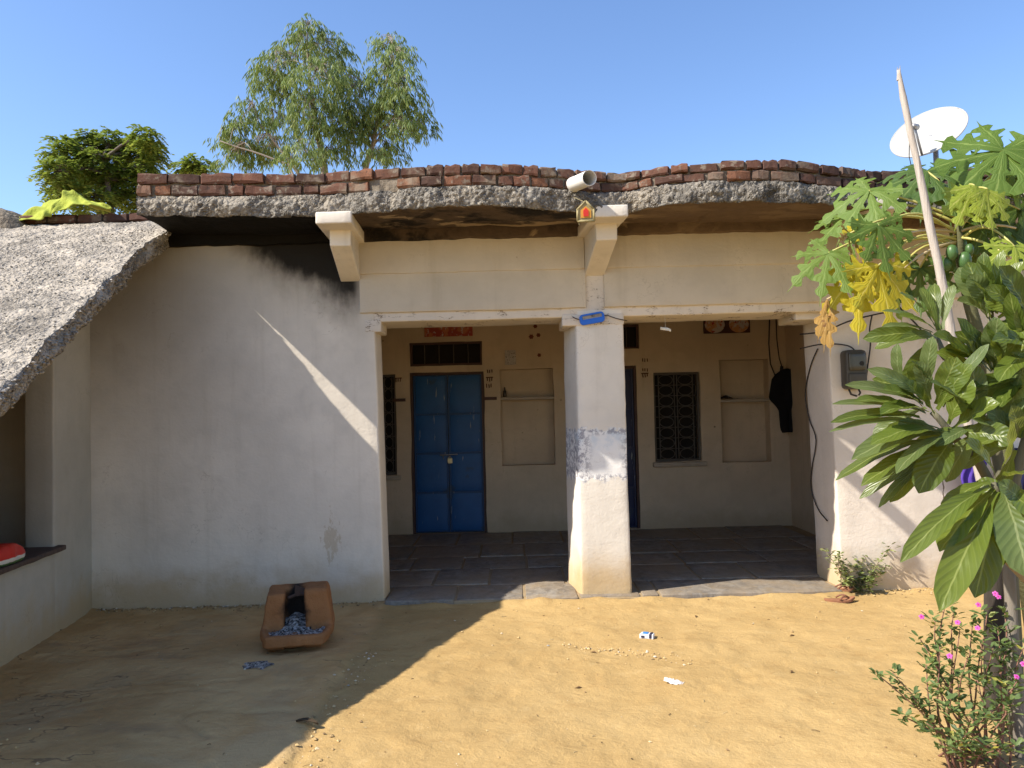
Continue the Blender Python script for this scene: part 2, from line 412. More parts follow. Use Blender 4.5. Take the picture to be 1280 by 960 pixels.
# ------------------------------------------------------------------ ground
FEET = []
_q = random.Random(71)
for _i in range(34):
    _x, _y = _q.uniform(-.9, 3.4), _q.uniform(-3.5, -.35)
    if (_y + .3) * .9 + _x * -.36 > .25: continue
    FEET.append((_x, _y, _q.uniform(-.5, .5) + (math.pi / 2 if _q.random() < .5 else 0), _q.uniform(.003, .008)))
def ground_h(x, y):
    p = Vector((x, y, 0))
    feet = 0.0
    for fx, fy, fa, fd in FEET:      # worn footprints
        dx, dy = x - fx, y - fy
        if abs(dx) < .2 and abs(dy) < .2:
            a, b = dx * math.cos(fa) + dy * math.sin(fa), -dx * math.sin(fa) + dy * math.cos(fa)
            r = (a / .115) ** 2 + (b / (.042 + .008 * a / .11)) ** 2
            feet += fd * (-math.exp(-r * r) + .55 * math.exp(-((r - 1.7) / .6) ** 2))
    h = .020 * fbm(p * .9, 3) + .010 * fbm(p * 4.0 + Vector((5, 1, 0)), 5) + .0035 * fbm(p * 14, 3)
    h *= smooth01((-y + .25) / .6) * .85 + .15
    h += (.012 + .016 * fbm(Vector((x * 5, 0, 3)), 3)) * math.exp(-((y + .01) / .06) ** 2)
    if -1.12 < x < 2.68 and y < .05:
        h += (.020 + .022 * fbm(Vector((x * 4, y * 4, 6)), 3)) * math.exp(-((y + .105) / .06) ** 2)
    # broken edge of the cement apron
    e = x + 1.03 + .05 * noise.noise(Vector((0, y * 3, 4))) + .02 * noise.noise(Vector((0, y * 11, 9)))
    if -3.6 < y < -.9:
        f = smooth01((y + 3.6) / .4) * smooth01((-.9 - y) / .8)
        h += f * (.018 * smooth01((-e + .03) / .06) - .016 * math.exp(-(e / .03) ** 2) + .012 * abs(fbm(p * 13, 3)) * math.exp(-((e - .1) / .12) ** 2))
    # cracked mud in front of the wall
    if x < -1.0:
        c = abs(noise.noise(Vector((x * 1.3, y * 2.3, 3.3))))
        h -= .014 * math.exp(-(c / .018) ** 2) * smooth01((-x - 1.0) / .3)
    h += feet
    # a shallow rut with crumbs
    q = atz(775, 815); d = Vector((x - q.x, (y - q.y) - .55 * -(x - q.x), 0))
    h += -.010 * math.exp(-((d.x / .38) ** 2 + (d.y / .10) ** 2))
    return h
def nonuni(a, b, cell, far, steps):
    pts = [a + (b - a) * i / int(round((b - a) / cell)) for i in range(int(round((b - a) / cell)) + 1)]
    L, R = [], []
    for i in range(1, steps + 1):
        g = far * (i / steps) ** 3.2
        L.append(a - g - cell * i); R.append(b + g + cell * i)
    return L[::-1] + pts + R
gx = nonuni(-4.2, 4.4, .028, 600, 22); gy = nonuni(-4.6, .15, .026, 600, 22)
gv = []; gf = []
for yy in gy:
    for xx in gx:
        near = (-5 < xx < 5.2 and -5.4 < yy < .4)
        gv.append((xx, yy, ground_h(xx, yy) if near else .003 * noise.noise(Vector((xx * .2, yy * .2, 0)))))
nx = len(gx)
for j in range(len(gy) - 1):
    for i in range(nx - 1):
        a = j * nx + i; gf.append((a, a + 1, a + 1 + nx, a + nx))
ground = mk('ground', gv, gf, M_ground, smooth=True); tag(ground, kind='structure')
def gz(x, y): return ground_h(x, y)

def pebble_mesh(mb, c, r, q=None):
    k = q or rnd
    dirs = [(1, 0, 0), (-1, 0, 0), (0, 1, 0), (0, -1, 0), (0, 0, 1), (0, 0, -1)]
    a = k.uniform(0, 6.28); ca, sa = math.cos(a), math.sin(a)
    vs = []
    for d in dirs:
        s = r * k.uniform(.6, 1.25)
        x, y, z = d[0] * s, d[1] * s, d[2] * s * .65
        vs.append((c[0] + x * ca - y * sa, c[1] + x * sa + y * ca, c[2] + z))
    mb.add(vs, [(0, 2, 4), (2, 1, 4), (1, 3, 4), (3, 0, 4), (2, 0, 5), (1, 2, 5), (3, 1, 5), (0, 3, 5)])
def crumb_mat():
    m = Mat('earth_crumbs', .95, .1); i = m.island()
    return m.done(m.ramp(i, [(0, (.20, .13, .07)), (.4, (.46, .32, .15)), (.75, (.55, .40, .20)), (.93, (.60, .52, .40)), (1, (.30, .28, .25))]))
M_crumb = crumb_mat()
mb = MB()
for i in range(1500):
    x, y = U(-4, 4.2), U(-4.2, -.02)
    if noise.noise(Vector((x * 1.1, y * 1.1, 7))) < U(-.5, .35): continue
    r = .0025 + .011 * rnd.random() ** 5
    pebble_mesh(mb, (x, y, gz(x, y) + r * .3), r)
for i in range(420):     # crumbs along the broken apron edge and rut
    if rnd.random() < .6: y = U(-3.5, -1.3); x = -1.03 + rnd.gauss(.06, .07)
    else:
        q = atz(775, 815); t = U(-.35, .4); x = q.x + t; y = q.y - .55 * t + rnd.gauss(0, .05)
    r = .003 + .011 * rnd.random() ** 3
    pebble_mesh(mb, (x, y, gz(x, y) + r * .3), r)
for i in range(900):
    if rnd.random() < .65: x = U(-3.4, -1.1); y = -abs(rnd.gauss(.0, .035)) - .004
    else: x = U(2.7, 4.6); y = -abs(rnd.gauss(0, .06)) - .004
    r = .003 + .012 * rnd.random() ** 3
    pebble_mesh(mb, (x, y, gz(x, y) + r * .4), r)
tag(mb.build('loose_pebbles', M_crumb), 'loose earth crumbs and small pebbles strewn over the yard', 'pebbles', kind='stuff')

mb = MB(); tq = random.Random(17)
for i in range(130):
    x, y = tq.uniform(-3.2, 3.4), tq.uniform(-3.4, -.15); a = tq.uniform(0, 6.28); L = .008 + .03 * tq.random() ** 2; d = Vector((math.cos(a), math.sin(a), 0)) * L
    p = Vector((x, y, 0)); e = p + d * .5; k = p + d + Vector((tq.uniform(-.006, .006), tq.uniform(-.006, .006), 0))
    for q in (p, e, k): q.z = gz(q.x, q.y) + .003
    e.z += .002; mb.tube([p, e, k], tq.uniform(.0009, .0022), 4)
def straw_mat():
    m = Mat('straw_bits', .9, .15); i = m.island()
    return m.done(m.ramp(i, [(0, (.06, .04, .025)), (.5, (.18, .12, .06)), (1, (.50, .40, .22))]))
tag(mb.build('straw_litter', straw_mat()), 'bits of straw and twig scattered over the yard', 'litter', kind='stuff')

# ------------------------------------------------------------------ the house
house = thing('house', 'single storey house with white plastered porch, blue door and brick edged concrete roof', 'house')

# --- front walls
def warp_left(p):
    t = (p.z + .1) / 2.4
    if p.x > -2: p.x += (p.x + 2) / .9 * lerp(.025, -.018, t)
    return p
v, f = gbox((-7.0, 0, -.25), (-1.10, .30, 3.04), .075, .016, .006, 1.6, warp_left, .0022, 9)
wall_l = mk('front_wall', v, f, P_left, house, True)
v, f = gbox((2.60, 0, -.25), (6.4, .52, 3.00), .08, .016, .007, 1.6, lambda p: Vector((p.x + (.045 * (1 - (p.z / 2.3)) * (1 if p.x < 3 else 0)), p.y, p.z)), .003, 9, 3)
mk('front_wall', v, f, P_right, house, True)
# --- column (splayed plan, wider at the foot)
cA, cB = aty(720, 410, 0), aty(779, 405, 0)
cC, cD = aty(727, 745, 0), aty(790, 742, 0)
def warp_col(p):
    t = (p.z - 0.02) / 2.25
    xl = lerp(cC.x, cA.x, t); xr = lerp(cD.x, cB.x, t)
    yv = p.y / .46
    xl -= .075 * yv
    return Vector((lerp(xl, xr, p.x), p.y, p.z))
def gbox_unit(lo, hi, cell, r, amp, warp, seed):
    # column is gridded in real size then squeezed to unit x
    L = .42
    return gbox((0, lo[1], lo[2]), (L, hi[1], hi[2]), cell, r, amp, 2.0, lambda p: warp(Vector((p.x / L, p.y, p.z))), .0035, 11, seed)
v, f = gbox_unit((0, 0, -.25), (1, .46, 2.36), .045, .018, .005, warp_col, 5)
column = mk('column', v, f, P_col, house, True)
# capital block and small corbels at the opening corners
v, f = gbox((.425, -.006, 2.225), (.935, .45, 2.32), .05, .012, .004, 2, None, .002, 11, 8)
mk('capital', v, f, P_lint, house, True)
v, f = gbox((-1.20, -.005, 2.215), (-1.065, .29, 2.32), .05, .01, .003, 2, None, .002, 11, 9)
mk('corbel', v, f, P_lint, house, True)
v, f = gbox((2.37, .06, 2.235), (2.72, .49, 2.305), .05, .01, .003, 2, None, .002, 11, 10)
mk('corbel', v, f, P_lint, house, True)
# --- lintel, beam panels
v, f = gbox((-1.22, .003, 2.295), (6.3, .50, 3.02), .08, .012, .005, 1.7, None, .003, 12, 4)
mk('lintel', v, f, P_lint, house, True)
for (x0, x1) in ((-1.235, .625), (.775, 6.2)):
    v, f = gbox((x0, -.026, 2.372), (x1, .06, 3.0), .07, .008, .005, 1.8, None, .0025, 13, 6 + x0)
    mk('beam_panel', v, f, P_beam, house, True)
    v, f = gbox((x0 + .004, -.040, 2.69), (x1 - .004, .05, 2.995), .07, .008, .004, 1.8, None, .0025, 13, 7 + x0)
    mk('beam_panel', v, f, P_beam, house, True)
# crumbly strip between wall top and roof slab
v, f = gbox((-7, -.075, 2.955), (6.3, .1, 3.10), .06, .012, .014, 4, None, .008, 15, 2)
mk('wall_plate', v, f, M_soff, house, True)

# --- brackets under the eave
def bracket(x_tip, x_foot, wz=0.0):
    m = MB(); w = .082
    prof = [(.02, 2.63), (-.50, 2.825), (-.505, 2.955), (.02, 2.955)]
    vs = []
    for s in (-1, 1):
        for (yy, zz) in prof:
            cx = lerp(x_foot, x_tip, min(1, max(0, -yy / .5)))
            q = Vector((cx + s * w * (1 + .06 * s), yy, zz + wz)); q += noise.noise_vector(q * 5) * .006
            vs.append(q)
    m.add(vs, [(3, 2, 1, 0), (4, 5, 6, 7), (0, 1, 5, 4), (1, 2, 6, 5), (2, 3, 7, 6), (3, 0, 4, 7)])
    b = m.build('bracket', P_brk, house)
    bv = b.modifiers.new('bevel', 'BEVEL'); bv.width = .008; bv.segments = 2
    v, f = gbox((x_tip - .135, -.715, 2.945 + wz), (x_tip + .135, .02, 3.035 + wz), .05, .012, .004, 4, lambda p: Vector((p.x + (x_foot - x_tip) * (1 + p.y / .6), p.y, p.z)), .002, 15, x_tip)
    mk('cap', v, f, P_brk, b, True)
bracket(-1.285, -1.315); bracket(.742, .695); bracket(2.80, 2.77)

# --- roof slab with its ragged concrete edge
CT = np.array([  # px, y of brick top, y of brick foot, y of slab underside, depth
    (166, 217, 246, 267, 5.70), (230, 217, 246, 270, 5.70), (290, 217, 246, 271, 5.70), (400, 217, 244, 270, 5.70), (450, 213, 242, 267, 5.64),
    (520, 207, 235, 261, 5.54), (600, 204, 232, 256, 5.49), (680, 208, 235, 262, 5.53), (740, 214, 241, 266, 5.62),
    (780, 218, 241, 266, 5.68), (830, 209, 230, 256, 5.56), (900, 201, 227, 252, 5.47), (980, 200, 227, 252, 5.45),
    (1040, 207, 234, 256, 5.52), (1100, 214, 242, 262, 5.64), (1140, 215, 243, 265, 5.66), (1220, 210, 238, 260, 5.55), (1330, 206, 236, 258, 5.50)], float)
pxs = np.arange(172, 1330, 1.8)
def smooth_curve(k):
    y = np.interp(pxs, CT[:, 0], CT[:, k]); ker = np.hanning(33); ker /= ker.sum()
    yp = np.concatenate([np.full(16, y[0]), y, np.full(16, y[-1])]); return np.convolve(yp, ker, 'valid')
cy = [smooth_curve(k) for k in (1, 2, 3, 4)]
path_top = [atd(a, b, d) for a, b, d in zip(pxs, cy[0], cy[3])]
path_mid = [atd(a, b, d) for a, b, d in zip(pxs, cy[1], cy[3])]
path_bot = [atd(a, b, d - .02) for a, b, d in zip(pxs, cy[2], cy[3])]
NP = len(pxs); FR = 13; SR = 9
rv = []; rf = []; rm = []
ring = 2 + FR + SR + 1
for i in range(NP):
    m_, b_ = path_mid[i], path_bot[i]
    rv.append(Vector((m_.x, 3.95, m_.z - .02))); rv.append(Vector((m_.x, m_.y + .12, m_.z - .005)))
    for k in range(FR):
        t = k / (FR - 1)
        p = m_.lerp(b_, t)
        d0 = noise.voronoi(p * 30)[0][0]; d1 = noise.voronoi(p * 55 + Vector((3, 3, 3)))[0][0]
        rough_ = .35 + .9 * smooth01(.5 + 1.2 * noise.noise(p * Vector((1.3, 1, 1)).length * .9))
        out = .024 * math.sin(math.pi * (.12 + .8 * t)) + rough_ * (.011 * (1 - min(1, d0 * 1.6)) + .010 * (1 - min(1, d1 * 1.6))) + .030 * fbm(p * 5, 5) + .010 * noise.noise(p * 40) + .008 * noise.noise(p * Vector((70, 70, 70)).x)
        big = max(0, noise.noise(p * 6.0 + Vector((9, 0, 0))) - .25) * .05 * smooth01(t * 2)
        p = p + Vector((0, -(out + big), -.012 * noise.noise(p * 9) * t - .010 * d0 * t))
        rv.append(p)
    zw = 3.045
    for k in range(SR):
        t = (k + .6) / SR
        p = Vector((lerp(b_.x, b_.x * .985, t), lerp(b_.y, -.05, t), lerp(b_.z, zw, smooth01(t) * .6 + .4 * t)))
        p.z += .016 * fbm(p * 3.0, 4) - .010 * (noise.cell(Vector((p.x * 1.3, p.y * 2.5, 1))) > .45)
        rv.append(p)
    rv.append(Vector((b_.x, .35, zw + .005)))
for i in range(NP - 1):
    for k in range(ring - 1):
        a = i * ring + k; rf.append((a, a + 1, a + 1 + ring, a + ring)); rm.append(0 if k < 1 + FR else 1)
rf.append(tuple(range(ring))); rm.append(0); rf.append(tuple((NP - 1) * ring + k for k in reversed(range(ring)))); rm.append(0)
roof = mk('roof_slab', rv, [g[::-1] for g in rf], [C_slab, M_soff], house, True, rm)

# --- brick parapet: mortar bed, then two courses of bricks, each its own object
par_v = []; par_f = []; MR = 7
for i in range(NP):
    t_, m_ = path_top[i], path_mid[i]
    rows = []
    for k in range(MR):
        s = k / (MR - 1)
        p = m_.lerp(t_, s * .93 + (-.08 if k == 0 else 0))
        p = p + Vector((0, .008 + .004 - .020 * fbm(p * 9, 4) - (.020 if s < .5 else .008) * max(0, noise.noise(p * 17)), 0))
        rows.append(p)
    par_v += rows + [rows[-1] + Vector((0, .10, .004)), m_ + Vector((0, .13, 0))]
R2 = MR + 2
for i in range(NP - 1):
    for k in range(R2 - 1):
        a = i * R2 + k; par_f.append((a, a + R2, a + R2 + 1, a + 1))
par_f.append(tuple(range(R2))); par_f.append(tuple((NP - 1) * R2 + k for k in reversed(range(R2))))
parapet = mk('parapet', par_v, par_f, M_mortar, house, True)

def brick_variant(seed):
    q = random.Random(seed); bm = bmesh.new(); bmesh.ops.create_cube(bm, size=1.0)
    for vv in bm.verts: vv.co = Vector((vv.co.x, vv.co.y * .11, vv.co.z * .068))
    bmesh.ops.subdivide_edges(bm, edges=[e for e in bm.edges if abs(e.verts[0].co.x - e.verts[1].co.x) > .5], cuts=2)
    bmesh.ops.bevel(bm, geom=[e for e in bm.edges if e.calc_face_angle(0) > .5], offset=.011, segments=1, affect='EDGES', clamp_overlap=True)
    for vv in bm.verts:
        vv.co += Vector((q.uniform(-.035, .035), q.uniform(-.008, .006), q.uniform(-.007, .006)))
    me = bpy.data.meshes.new('brick'); bm.to_mesh(me); bm.free(); me.materials.append(M_brick); return me
BRK = [brick_variant(s) for s in range(7)]
def put_brick(parent, c, ax, length, hs=1.0, roll=0.0):
    o = bpy.data.objects.new('brick', rnd.choice(BRK)); COL.objects.link(o); o.parent = parent
    x = ax.normalized(); zz = Vector((0, 0, 1)); y = zz.cross(x).normalized(); zz = x.cross(y)
    M = Matrix((x, y, zz)).transposed().to_4x4() @ Matrix.Rotation(roll, 4, 'X') @ Matrix.Diagonal((length, 1.0, hs, 1))
    M.translation = Vector(c) - origin(parent); o.matrix_local = M
    return o
plan = np.array([(p.x, p.y) for p in path_top]); sl = np.concatenate([[0], np.cumsum(np.linalg.norm(np.diff(plan, axis=0), axis=1))])
def at_s(path, s):
    i = int(np.searchsorted(sl, s)); i = max(1, min(NP - 1, i)); t = (s - sl[i - 1]) / max(1e-6, sl[i] - sl[i - 1])
    return path[i - 1].lerp(path[i], t)
s_end = sl[-1] - .15
for course in (0, 1):
    s = .004 if course else .004
    first = True
    while s < s_end:
        px_here = np.interp(s, sl, pxs)
        if px_here < 395: L = U(.215, .235) if course else rnd.choice((.12, .11, .21, .2))
        else: L = rnd.choice((.105, .115, .12, .125, .15, .17, .20)) if px_here > 520 else U(.15, .22)
        if px_here > 1095 and course: L = .23
        a, b = at_s(path_mid, s), at_s(path_mid, s + L); a2, b2 = at_s(path_top, s), at_s(path_top, s + L)
        h = ((a2 - a).length + (b2 - b).length) * .5
        fz = .25 if course == 0 else .76
        c = (a.lerp(a2, fz) + b.lerp(b2, fz)) * .5
        ax = (b.lerp(b2, fz) - a.lerp(a2, fz))
        skip = rnd.random() < .008
        if not skip:
            c = c + Vector((0, .038 + U(-.012, .010), U(-.004, .004)))
            put_brick(parapet, c, ax + Vector((0, U(-.012, .012), U(-.006, .006))), L - .006 + U(-.006, .004), h * .5 / .075 * U(.94, 1.02), U(-.05, .05))
        s += L + (U(.008, .015) if px_here < 395 else U(.005, .013))

# --- rain spout through the parapet
ps = MB(); A = Vector((.37, -.36, 3.235)); B = Vector((.575, -1.0, 3.15)); axis = (B - A).normalized()
rr = axis.orthogonal().normalized(); r2 = axis.cross(rr); nseg = 28
def ringp(c, rad): return [c + (rr * math.cos(2 * math.pi * k / nseg) + r2 * math.sin(2 * math.pi * k / nseg)) * rad for k in range(nseg)]
seq = [(A, .054), (A.lerp(B, .55), .054), (A.lerp(B, .55), .0565), (A.lerp(B, .60), .0565), (A.lerp(B, .60), .054), (B, .054), (B, .0505), (A, .0505)]
vs = []; fs = []
for c, rad in seq: vs += ringp(c, rad)
for i in range(len(seq) - 1):
    for k in range(nseg): fs.append((i * nseg + k, i * nseg + (k + 1) % nseg, (i + 1) * nseg + (k + 1) % nseg, (i + 1) * nseg + k))
fs.append(tuple((len(seq) - 1) * nseg + k for k in range(nseg)))
o = mk('drain_pipe', vs, [q[::-1] for q in fs], M_pvc, house, False)
o['label'] = 'cream plastic rain spout sticking out of the brick parapet'
bm_ = o.modifiers.new('split', 'EDGE_SPLIT'); o.data.polygons.foreach_set('use_smooth', [True] * len(o.data.polygons))

# --- porch interior
BY = 3.30      # back wall plane
def bw(px, py): return aty(px, py, BY)
holes = {}
def rect(x0, y0, x1, y1):
    a, b = bw(x0, y0), bw(x1, y1); cx0, cx1 = min(a.x, b.x), max(a.x, b.x)
    # use the middle of the rolled rectangle
    za = bw((x0 + x1) / 2, y0).z; zb = bw((x0 + x1) / 2, y1).z
    return [bw((x0), (y0 + y1) / 2).x, bw(x1, (y0 + y1) / 2).x, zb, za]
H = {
    'win_l': rect(462, 468, 495, 594), 'door': rect(514, 465, 607, 667), 'tran': rect(512, 427, 603, 457), 'niche1': rect(626, 461, 693, 582),
    'door2': rect(722, 458, 798, 656), 'tran2': rect(722, 406, 799, 437), 'win_r': rect(818, 465, 876, 577), 'niche2': rect(901, 449, 962, 578)}
H['door'][2] = .03; H['door2'][2] = .03
def wall_holes(name, x0, x1, z0, z1, y, holes, depth, mat, parent, cell=.09):
    xs = sorted(set([x0, x1] + [h[0] for h in holes] + [h[1] for h in holes])); zs = sorted(set([z0, z1] + [h[2] for h in holes] + [h[3] for h in holes]))
    def fill(a):
        o = []
        for u, v_ in zip(a[:-1], a[1:]):
            n = max(1, int(round((v_ - u) / cell))); o += [u + (v_ - u) * i / n for i in range(n)]
        return o + [a[-1]]
    xs, zs = fill(xs), fill(zs); vs = []; fs = []; idx = {}
    def V(i, k, d):
        if (i, k, d) not in idx:
            p = Vector((xs[i], y + d, zs[k])); q = p + noise.noise_vector(Vector((p.x, 0, p.z)) * 2.2) * .010 + noise.noise_vector(Vector((p.x, 0, p.z)) * 12) * .004
            idx[(i, k, d)] = len(vs); vs.append(q)
        return idx[(i, k, d)]
    def inh(i, k):
        if i < 0 or k < 0 or i >= len(xs) - 1 or k >= len(zs) - 1: return False
        cx, cz = (xs[i] + xs[i + 1]) / 2, (zs[k] + zs[k + 1]) / 2
        return any(h[0] < cx < h[1] and h[2] < cz < h[3] for h in holes)
    for i in range(len(xs) - 1):
        for k in range(len(zs) - 1):
            if not inh(i, k): fs.append((V(i, k, 0), V(i + 1, k, 0), V(i + 1, k + 1, 0), V(i, k + 1, 0)))
            else:
                if not inh(i - 1, k): fs.append((V(i, k, 0), V(i, k + 1, 0), V(i, k + 1, depth), V(i, k, depth)))
                if not inh(i + 1, k): fs.append((V(i + 1, k, 0), V(i + 1, k, depth), V(i + 1, k + 1, depth), V(i + 1, k + 1, 0)))
                if not inh(i, k - 1): fs.append((V(i, k, 0), V(i, k, depth), V(i + 1, k, depth), V(i + 1, k, 0)))
                if not inh(i, k + 1): fs.append((V(i, k + 1, 0), V(i + 1, k + 1, 0), V(i + 1, k + 1, depth), V(i, k + 1, depth)))
    return mk(name, vs, fs, mat, parent, False)
back = wall_holes('back_wall', -2.25, 3.50, -.1, 3.0, BY, list(H.values()), .22, P_in, house)
v, f = gbox((-2.4, BY + .19, -.1), (3.6, BY + .35, 3.0), .3, .01, .004, 2); mk('masonry_backing', v, f, P_in, house)
v, f = gbox((-2.40, .2, -.1), (-2.2, BY + .25, 3.0), .2, .01, .008, 2); mk('side_wall', v, f, P_in, house, True)
v, f = gbox((3.44, .4, -.1), (3.65, BY + .25, 3.0), .2, .01, .008, 2); mk('side_wall', v, f, P_in, house, True)
v, f = gbox((-2.4, .22, 2.93), (3.6, BY + .3, 3.03), .3, .01, .004, 2); mk('porch_ceiling', v, f, P_in, house)

# floor with slate slabs
v, f = gbox((-1.08, -.075, -.2), (2.64, .1, .024), .06, .012, .006, 4, None, .003, 9, 1)
mk('threshold', v, f, M_joint, house, True)
v, f = gbox((-2.3, .02, -.2), (3.55, BY + .05, .026), .15, .012, .004, 2, None, .002, 9, 1)
floor = mk('porch_floor', v, f, M_joint, house, True)
ys = [-.085, .44, 1.12, 1.70, 2.45, 3.28]
for r in range(len(ys) - 1):
    x = -2.22 + U(-.25, 0)
    if r == 0: xsb = [-1.07, -.50, .06, .50, 1.0, 1.15, 2.62]
    else:
        xsb = [x]
        while xsb[-1] < 3.4: xsb.append(min(3.42, xsb[-1] + U(.45, .85)))
    for a, b in zip(xsb[:-1], xsb[1:]):
        if b - a < .12: continue
        g = .012
        yj0 = ys[r] + U(-.02, .02); yj1 = ys[r + 1] + U(-.015, .015)
        v, f = gbox((a + g, yj0 + g, -.02), (b - g, yj1 - g, .036 + U(-.003, .004)), .16, .008, .004, 3, None, .002, 9, a * 7 + r)
        mk('stone_slab', v, f, M_slate, floor, True)

# --- blue door
def leaf_door(Hh, mat, wide, lab):
    x0, x1, z0, z1 = Hh; y = BY + .045
    m = MB(); t = .032
    m.box((x0 - .004, y - .03, z0), (x0 + t, y + .06, z1)); m.box((x1 - t, y - .03, z0), (x1 + .004, y + .06, z1)); m.box((x0 + t, y - .028, z1 - t), (x1 - t, y + .06, z1 + .004))
    d = m.build('door', M_frame, house); d['label'] = lab
    ix0, ix1, iz0, iz1 = x0 + t + .004, x1 - t - .004, z0 + .012, z1 - t - .004
    mid = (ix0 + ix1) / 2
    for (a, b) in ((ix0, mid - .003), (mid + .003, ix1)):
        m = MB(); yb = y + .012
        st = .022; n = 4; hs = (iz1 - iz0) / n
        m.box((a, yb, iz0), (a + st, yb + .03, iz1)); m.box((b - st, yb, iz0), (b, yb + .03, iz1))
        for k in range(n + 1):
            zc = iz0 + hs * k; z0_, z1_ = max(iz0, zc - st * .6), min(iz1, zc + st * .6)
            m.box((a + st, yb + .001, z0_), (b - st, yb + .029, z1_))
        m.build('door_leaf', M_leafrail if mat is M_blue else mat, d)
        for k in range(n):
            za, zb = iz0 + hs * k + st * .6, iz0 + hs * (k + 1) - st * .6
            if k == 0: za = iz0 + st * .6
            vs, fs = gbox((a + st, yb + .016, za), (b - st, yb + .024, zb), .12, .003, .004, 3, None, 0, 1, k + a)
            mk('panel', vs, fs, mat, d, True)
    return d, mid, y
door, dmid, dy = leaf_door(H['door'], M_blue, True, 'blue painted double leaf metal door with padlock')
pc = bw(565, 577)
m = MB(); m.tube([(dmid - .11, dy + .004, pc.z + .08), (dmid + .11, dy + .004, pc.z + .085)], .008, 8); m.tube([(dmid - .07, dy - .012, pc.z + .075), (dmid - .07, dy + .012, pc.z + .03)], .006, 6)
m.build('latch', M_metalgrey, door)
M_brass = flat('brass', (.55, .45, .26), .4, .5, .2, 20, metal=.7)
m = MB(); m.tube([(dmid + .016 + .018 * math.cos(a), dy - .008, pc.z + .035 + .024 * math.sin(a)) for a in [k * math.pi / 8 for k in range(9)]], .0045, 6)
m.box((dmid - .012, dy - .020, pc.z - .022), (dmid + .044, dy + .002, pc.z + .038)); m.build('padlock', M_brass, door)
d2, _, _ = leaf_door(H['door2'], M_navy, True, 'navy painted door half hidden behind the porch column')
for nm, key in (('transom', 'tran'), ('transom', 'tran2')):
    x0, x1, z0, z1 = H[key]; m = MB(); y = BY + .03; t = .03
    m.box((x0, y, z0), (x1, y + .05, z0 + t)); m.box((x0, y, z1 - t), (x1, y + .05, z1)); m.box((x0, y + .001, z0 + t), (x0 + t, y + .049, z1 - t)); m.box((x1 - t, y + .001, z0 + t), (x1, y + .049, z1 - t))
    tr = m.build(nm, M_frame, house)
    m = MB(); m.box((x0 + t, y + .05, z0 + t), (x1 - t, y + .06, z1 - t)); m.build('pane', M_dark, tr)  # dark sheet in place of the unlit room behind the transom
    for k in range(1, 5):
        xx = lerp(x0, x1, k / 5); m = MB(); m.tube([(xx, y + .02, z0 + t), (xx, y + .02, z1 - t)], .006, 6); m.build('grille_bar', M_grille, tr)
def grille_window(key, lab):
    x0, x1, z0, z1 = H[key]; y = BY + .05; t = .028; m = MB()
    m.box((x0, y, z0), (x1, y + .05, z0 + t)); m.box((x0, y, z1 - t), (x1, y + .05, z1)); m.box((x0, y + .001, z0 + t), (x0 + t, y + .049, z1 - t)); m.box((x1 - t, y + .001, z0 + t), (x1, y + .049, z1 - t))
    wd = m.build('window', M_grille, house); wd['label'] = lab
    m = MB(); m.box((x0 + t, y + .075, z0 + t), (x1 - t, y + .085, z1 - t)); m.build('dark_room_sheet', M_dark, wd)  # dark sheet in place of the unlit room behind the grille
    a, b, c, d = x0 + t, x1 - t, z0 + t, z1 - t; mid = (a + b) / 2
    for xx in (a + .09 * (b - a), mid - .018, mid + .018, b - .09 * (b - a)):
        m = MB(); m.tube([(xx, y + .022, c), (xx, y + .022, d)], .007, 6); m.build('grille_bar', M_grille, wd)
    n = 8
    for k in range(1, n):
        zz = lerp(c, d, k / n); m = MB(); m.tube([(a, y + .03, zz), (b, y + .03, zz)], .005, 6); m.build('grille_bar', M_grille, wd)
    for k in range(n):
        zc = lerp(c, d, (k + .5) / n); hh = (d - c) / n * .5
        for s in (-1, 1):
            xc = mid + s * (b - a) * .235
            m = MB()
            m.tube([(xc + (b - a) * .17 * math.cos(q), y + .022, zc + hh * .92 * math.sin(q)) for q in [j * math.pi / 7 for j in range(15)]], .0055, 5)
            m.build('grille_scroll', M_grille, wd)
    vs, fs = gbox((x0 - .04, BY - .05, z0 - .06), (x1 + .05, BY + .1, z0 - .004), .1, .01, .004, 3, None, .002, 11, x0); mk('sill', vs, fs, M_sill, wd, True)
    return wd
grille_window('win_l', 'narrow grilled window beside the blue door'); grille_window('win_r', 'grilled window with scroll ironwork between the niches')
# plaster reveal beside the right window, shelves of the niches
x0, x1, z0, z1 = H['win_r']
for key in ('niche1', 'niche2'):
    x0, x1, z0, z1 = H[key]; zs_ = bw(660 if key == 'niche1' else 930, 496 if key == 'niche1' else 499).z
    vs, fs = gbox((x0 - .01, BY + .004, zs_ - .035), (x1 + .01, BY + .20, zs_), .1, .008, .004, 3, None, .002, 11, x0); mk('niche_shelf', vs, fs, M_sill, house, True)
# short wooden pegs beside the door
for (a, b) in (((492, 500), (507, 500)), ((606, 498), (621, 497))):
    p0, p1 = bw(*a), bw(*b); m = MB(); m.box((p0.x, BY - .03, p0.z - .022), (p1.x, BY + .02, p0.z + .016)); m.build('peg_ledge', M_frame, house)
# painted auspicious marks beside the doors
M_mark = flat('red_brown_paint', (.10, .035, .02), .9, .1, .2, 20)
for (px, py) in ((498, 475), (612, 474), (612, 464), (611, 482), (806, 450), (806, 462), (806, 469)):
    c = bw(px, py); m = MB()
    for k in range(3):
        xx = c.x + (k - 1) * .028; m.tube([(xx, BY - .009, c.z + .02 + U(-.006, .006)), (xx + U(-.006, .006), BY - .009, c.z - .022 + U(-.008, .008))], .0065, 5)
    if py in (475, 474, 469): m.tube([(c.x - .045, BY - .010, c.z + .022), (c.x + .045, BY - .010, c.z + .024)], .006, 5)
    m.build('painted_mark', M_mark, house)

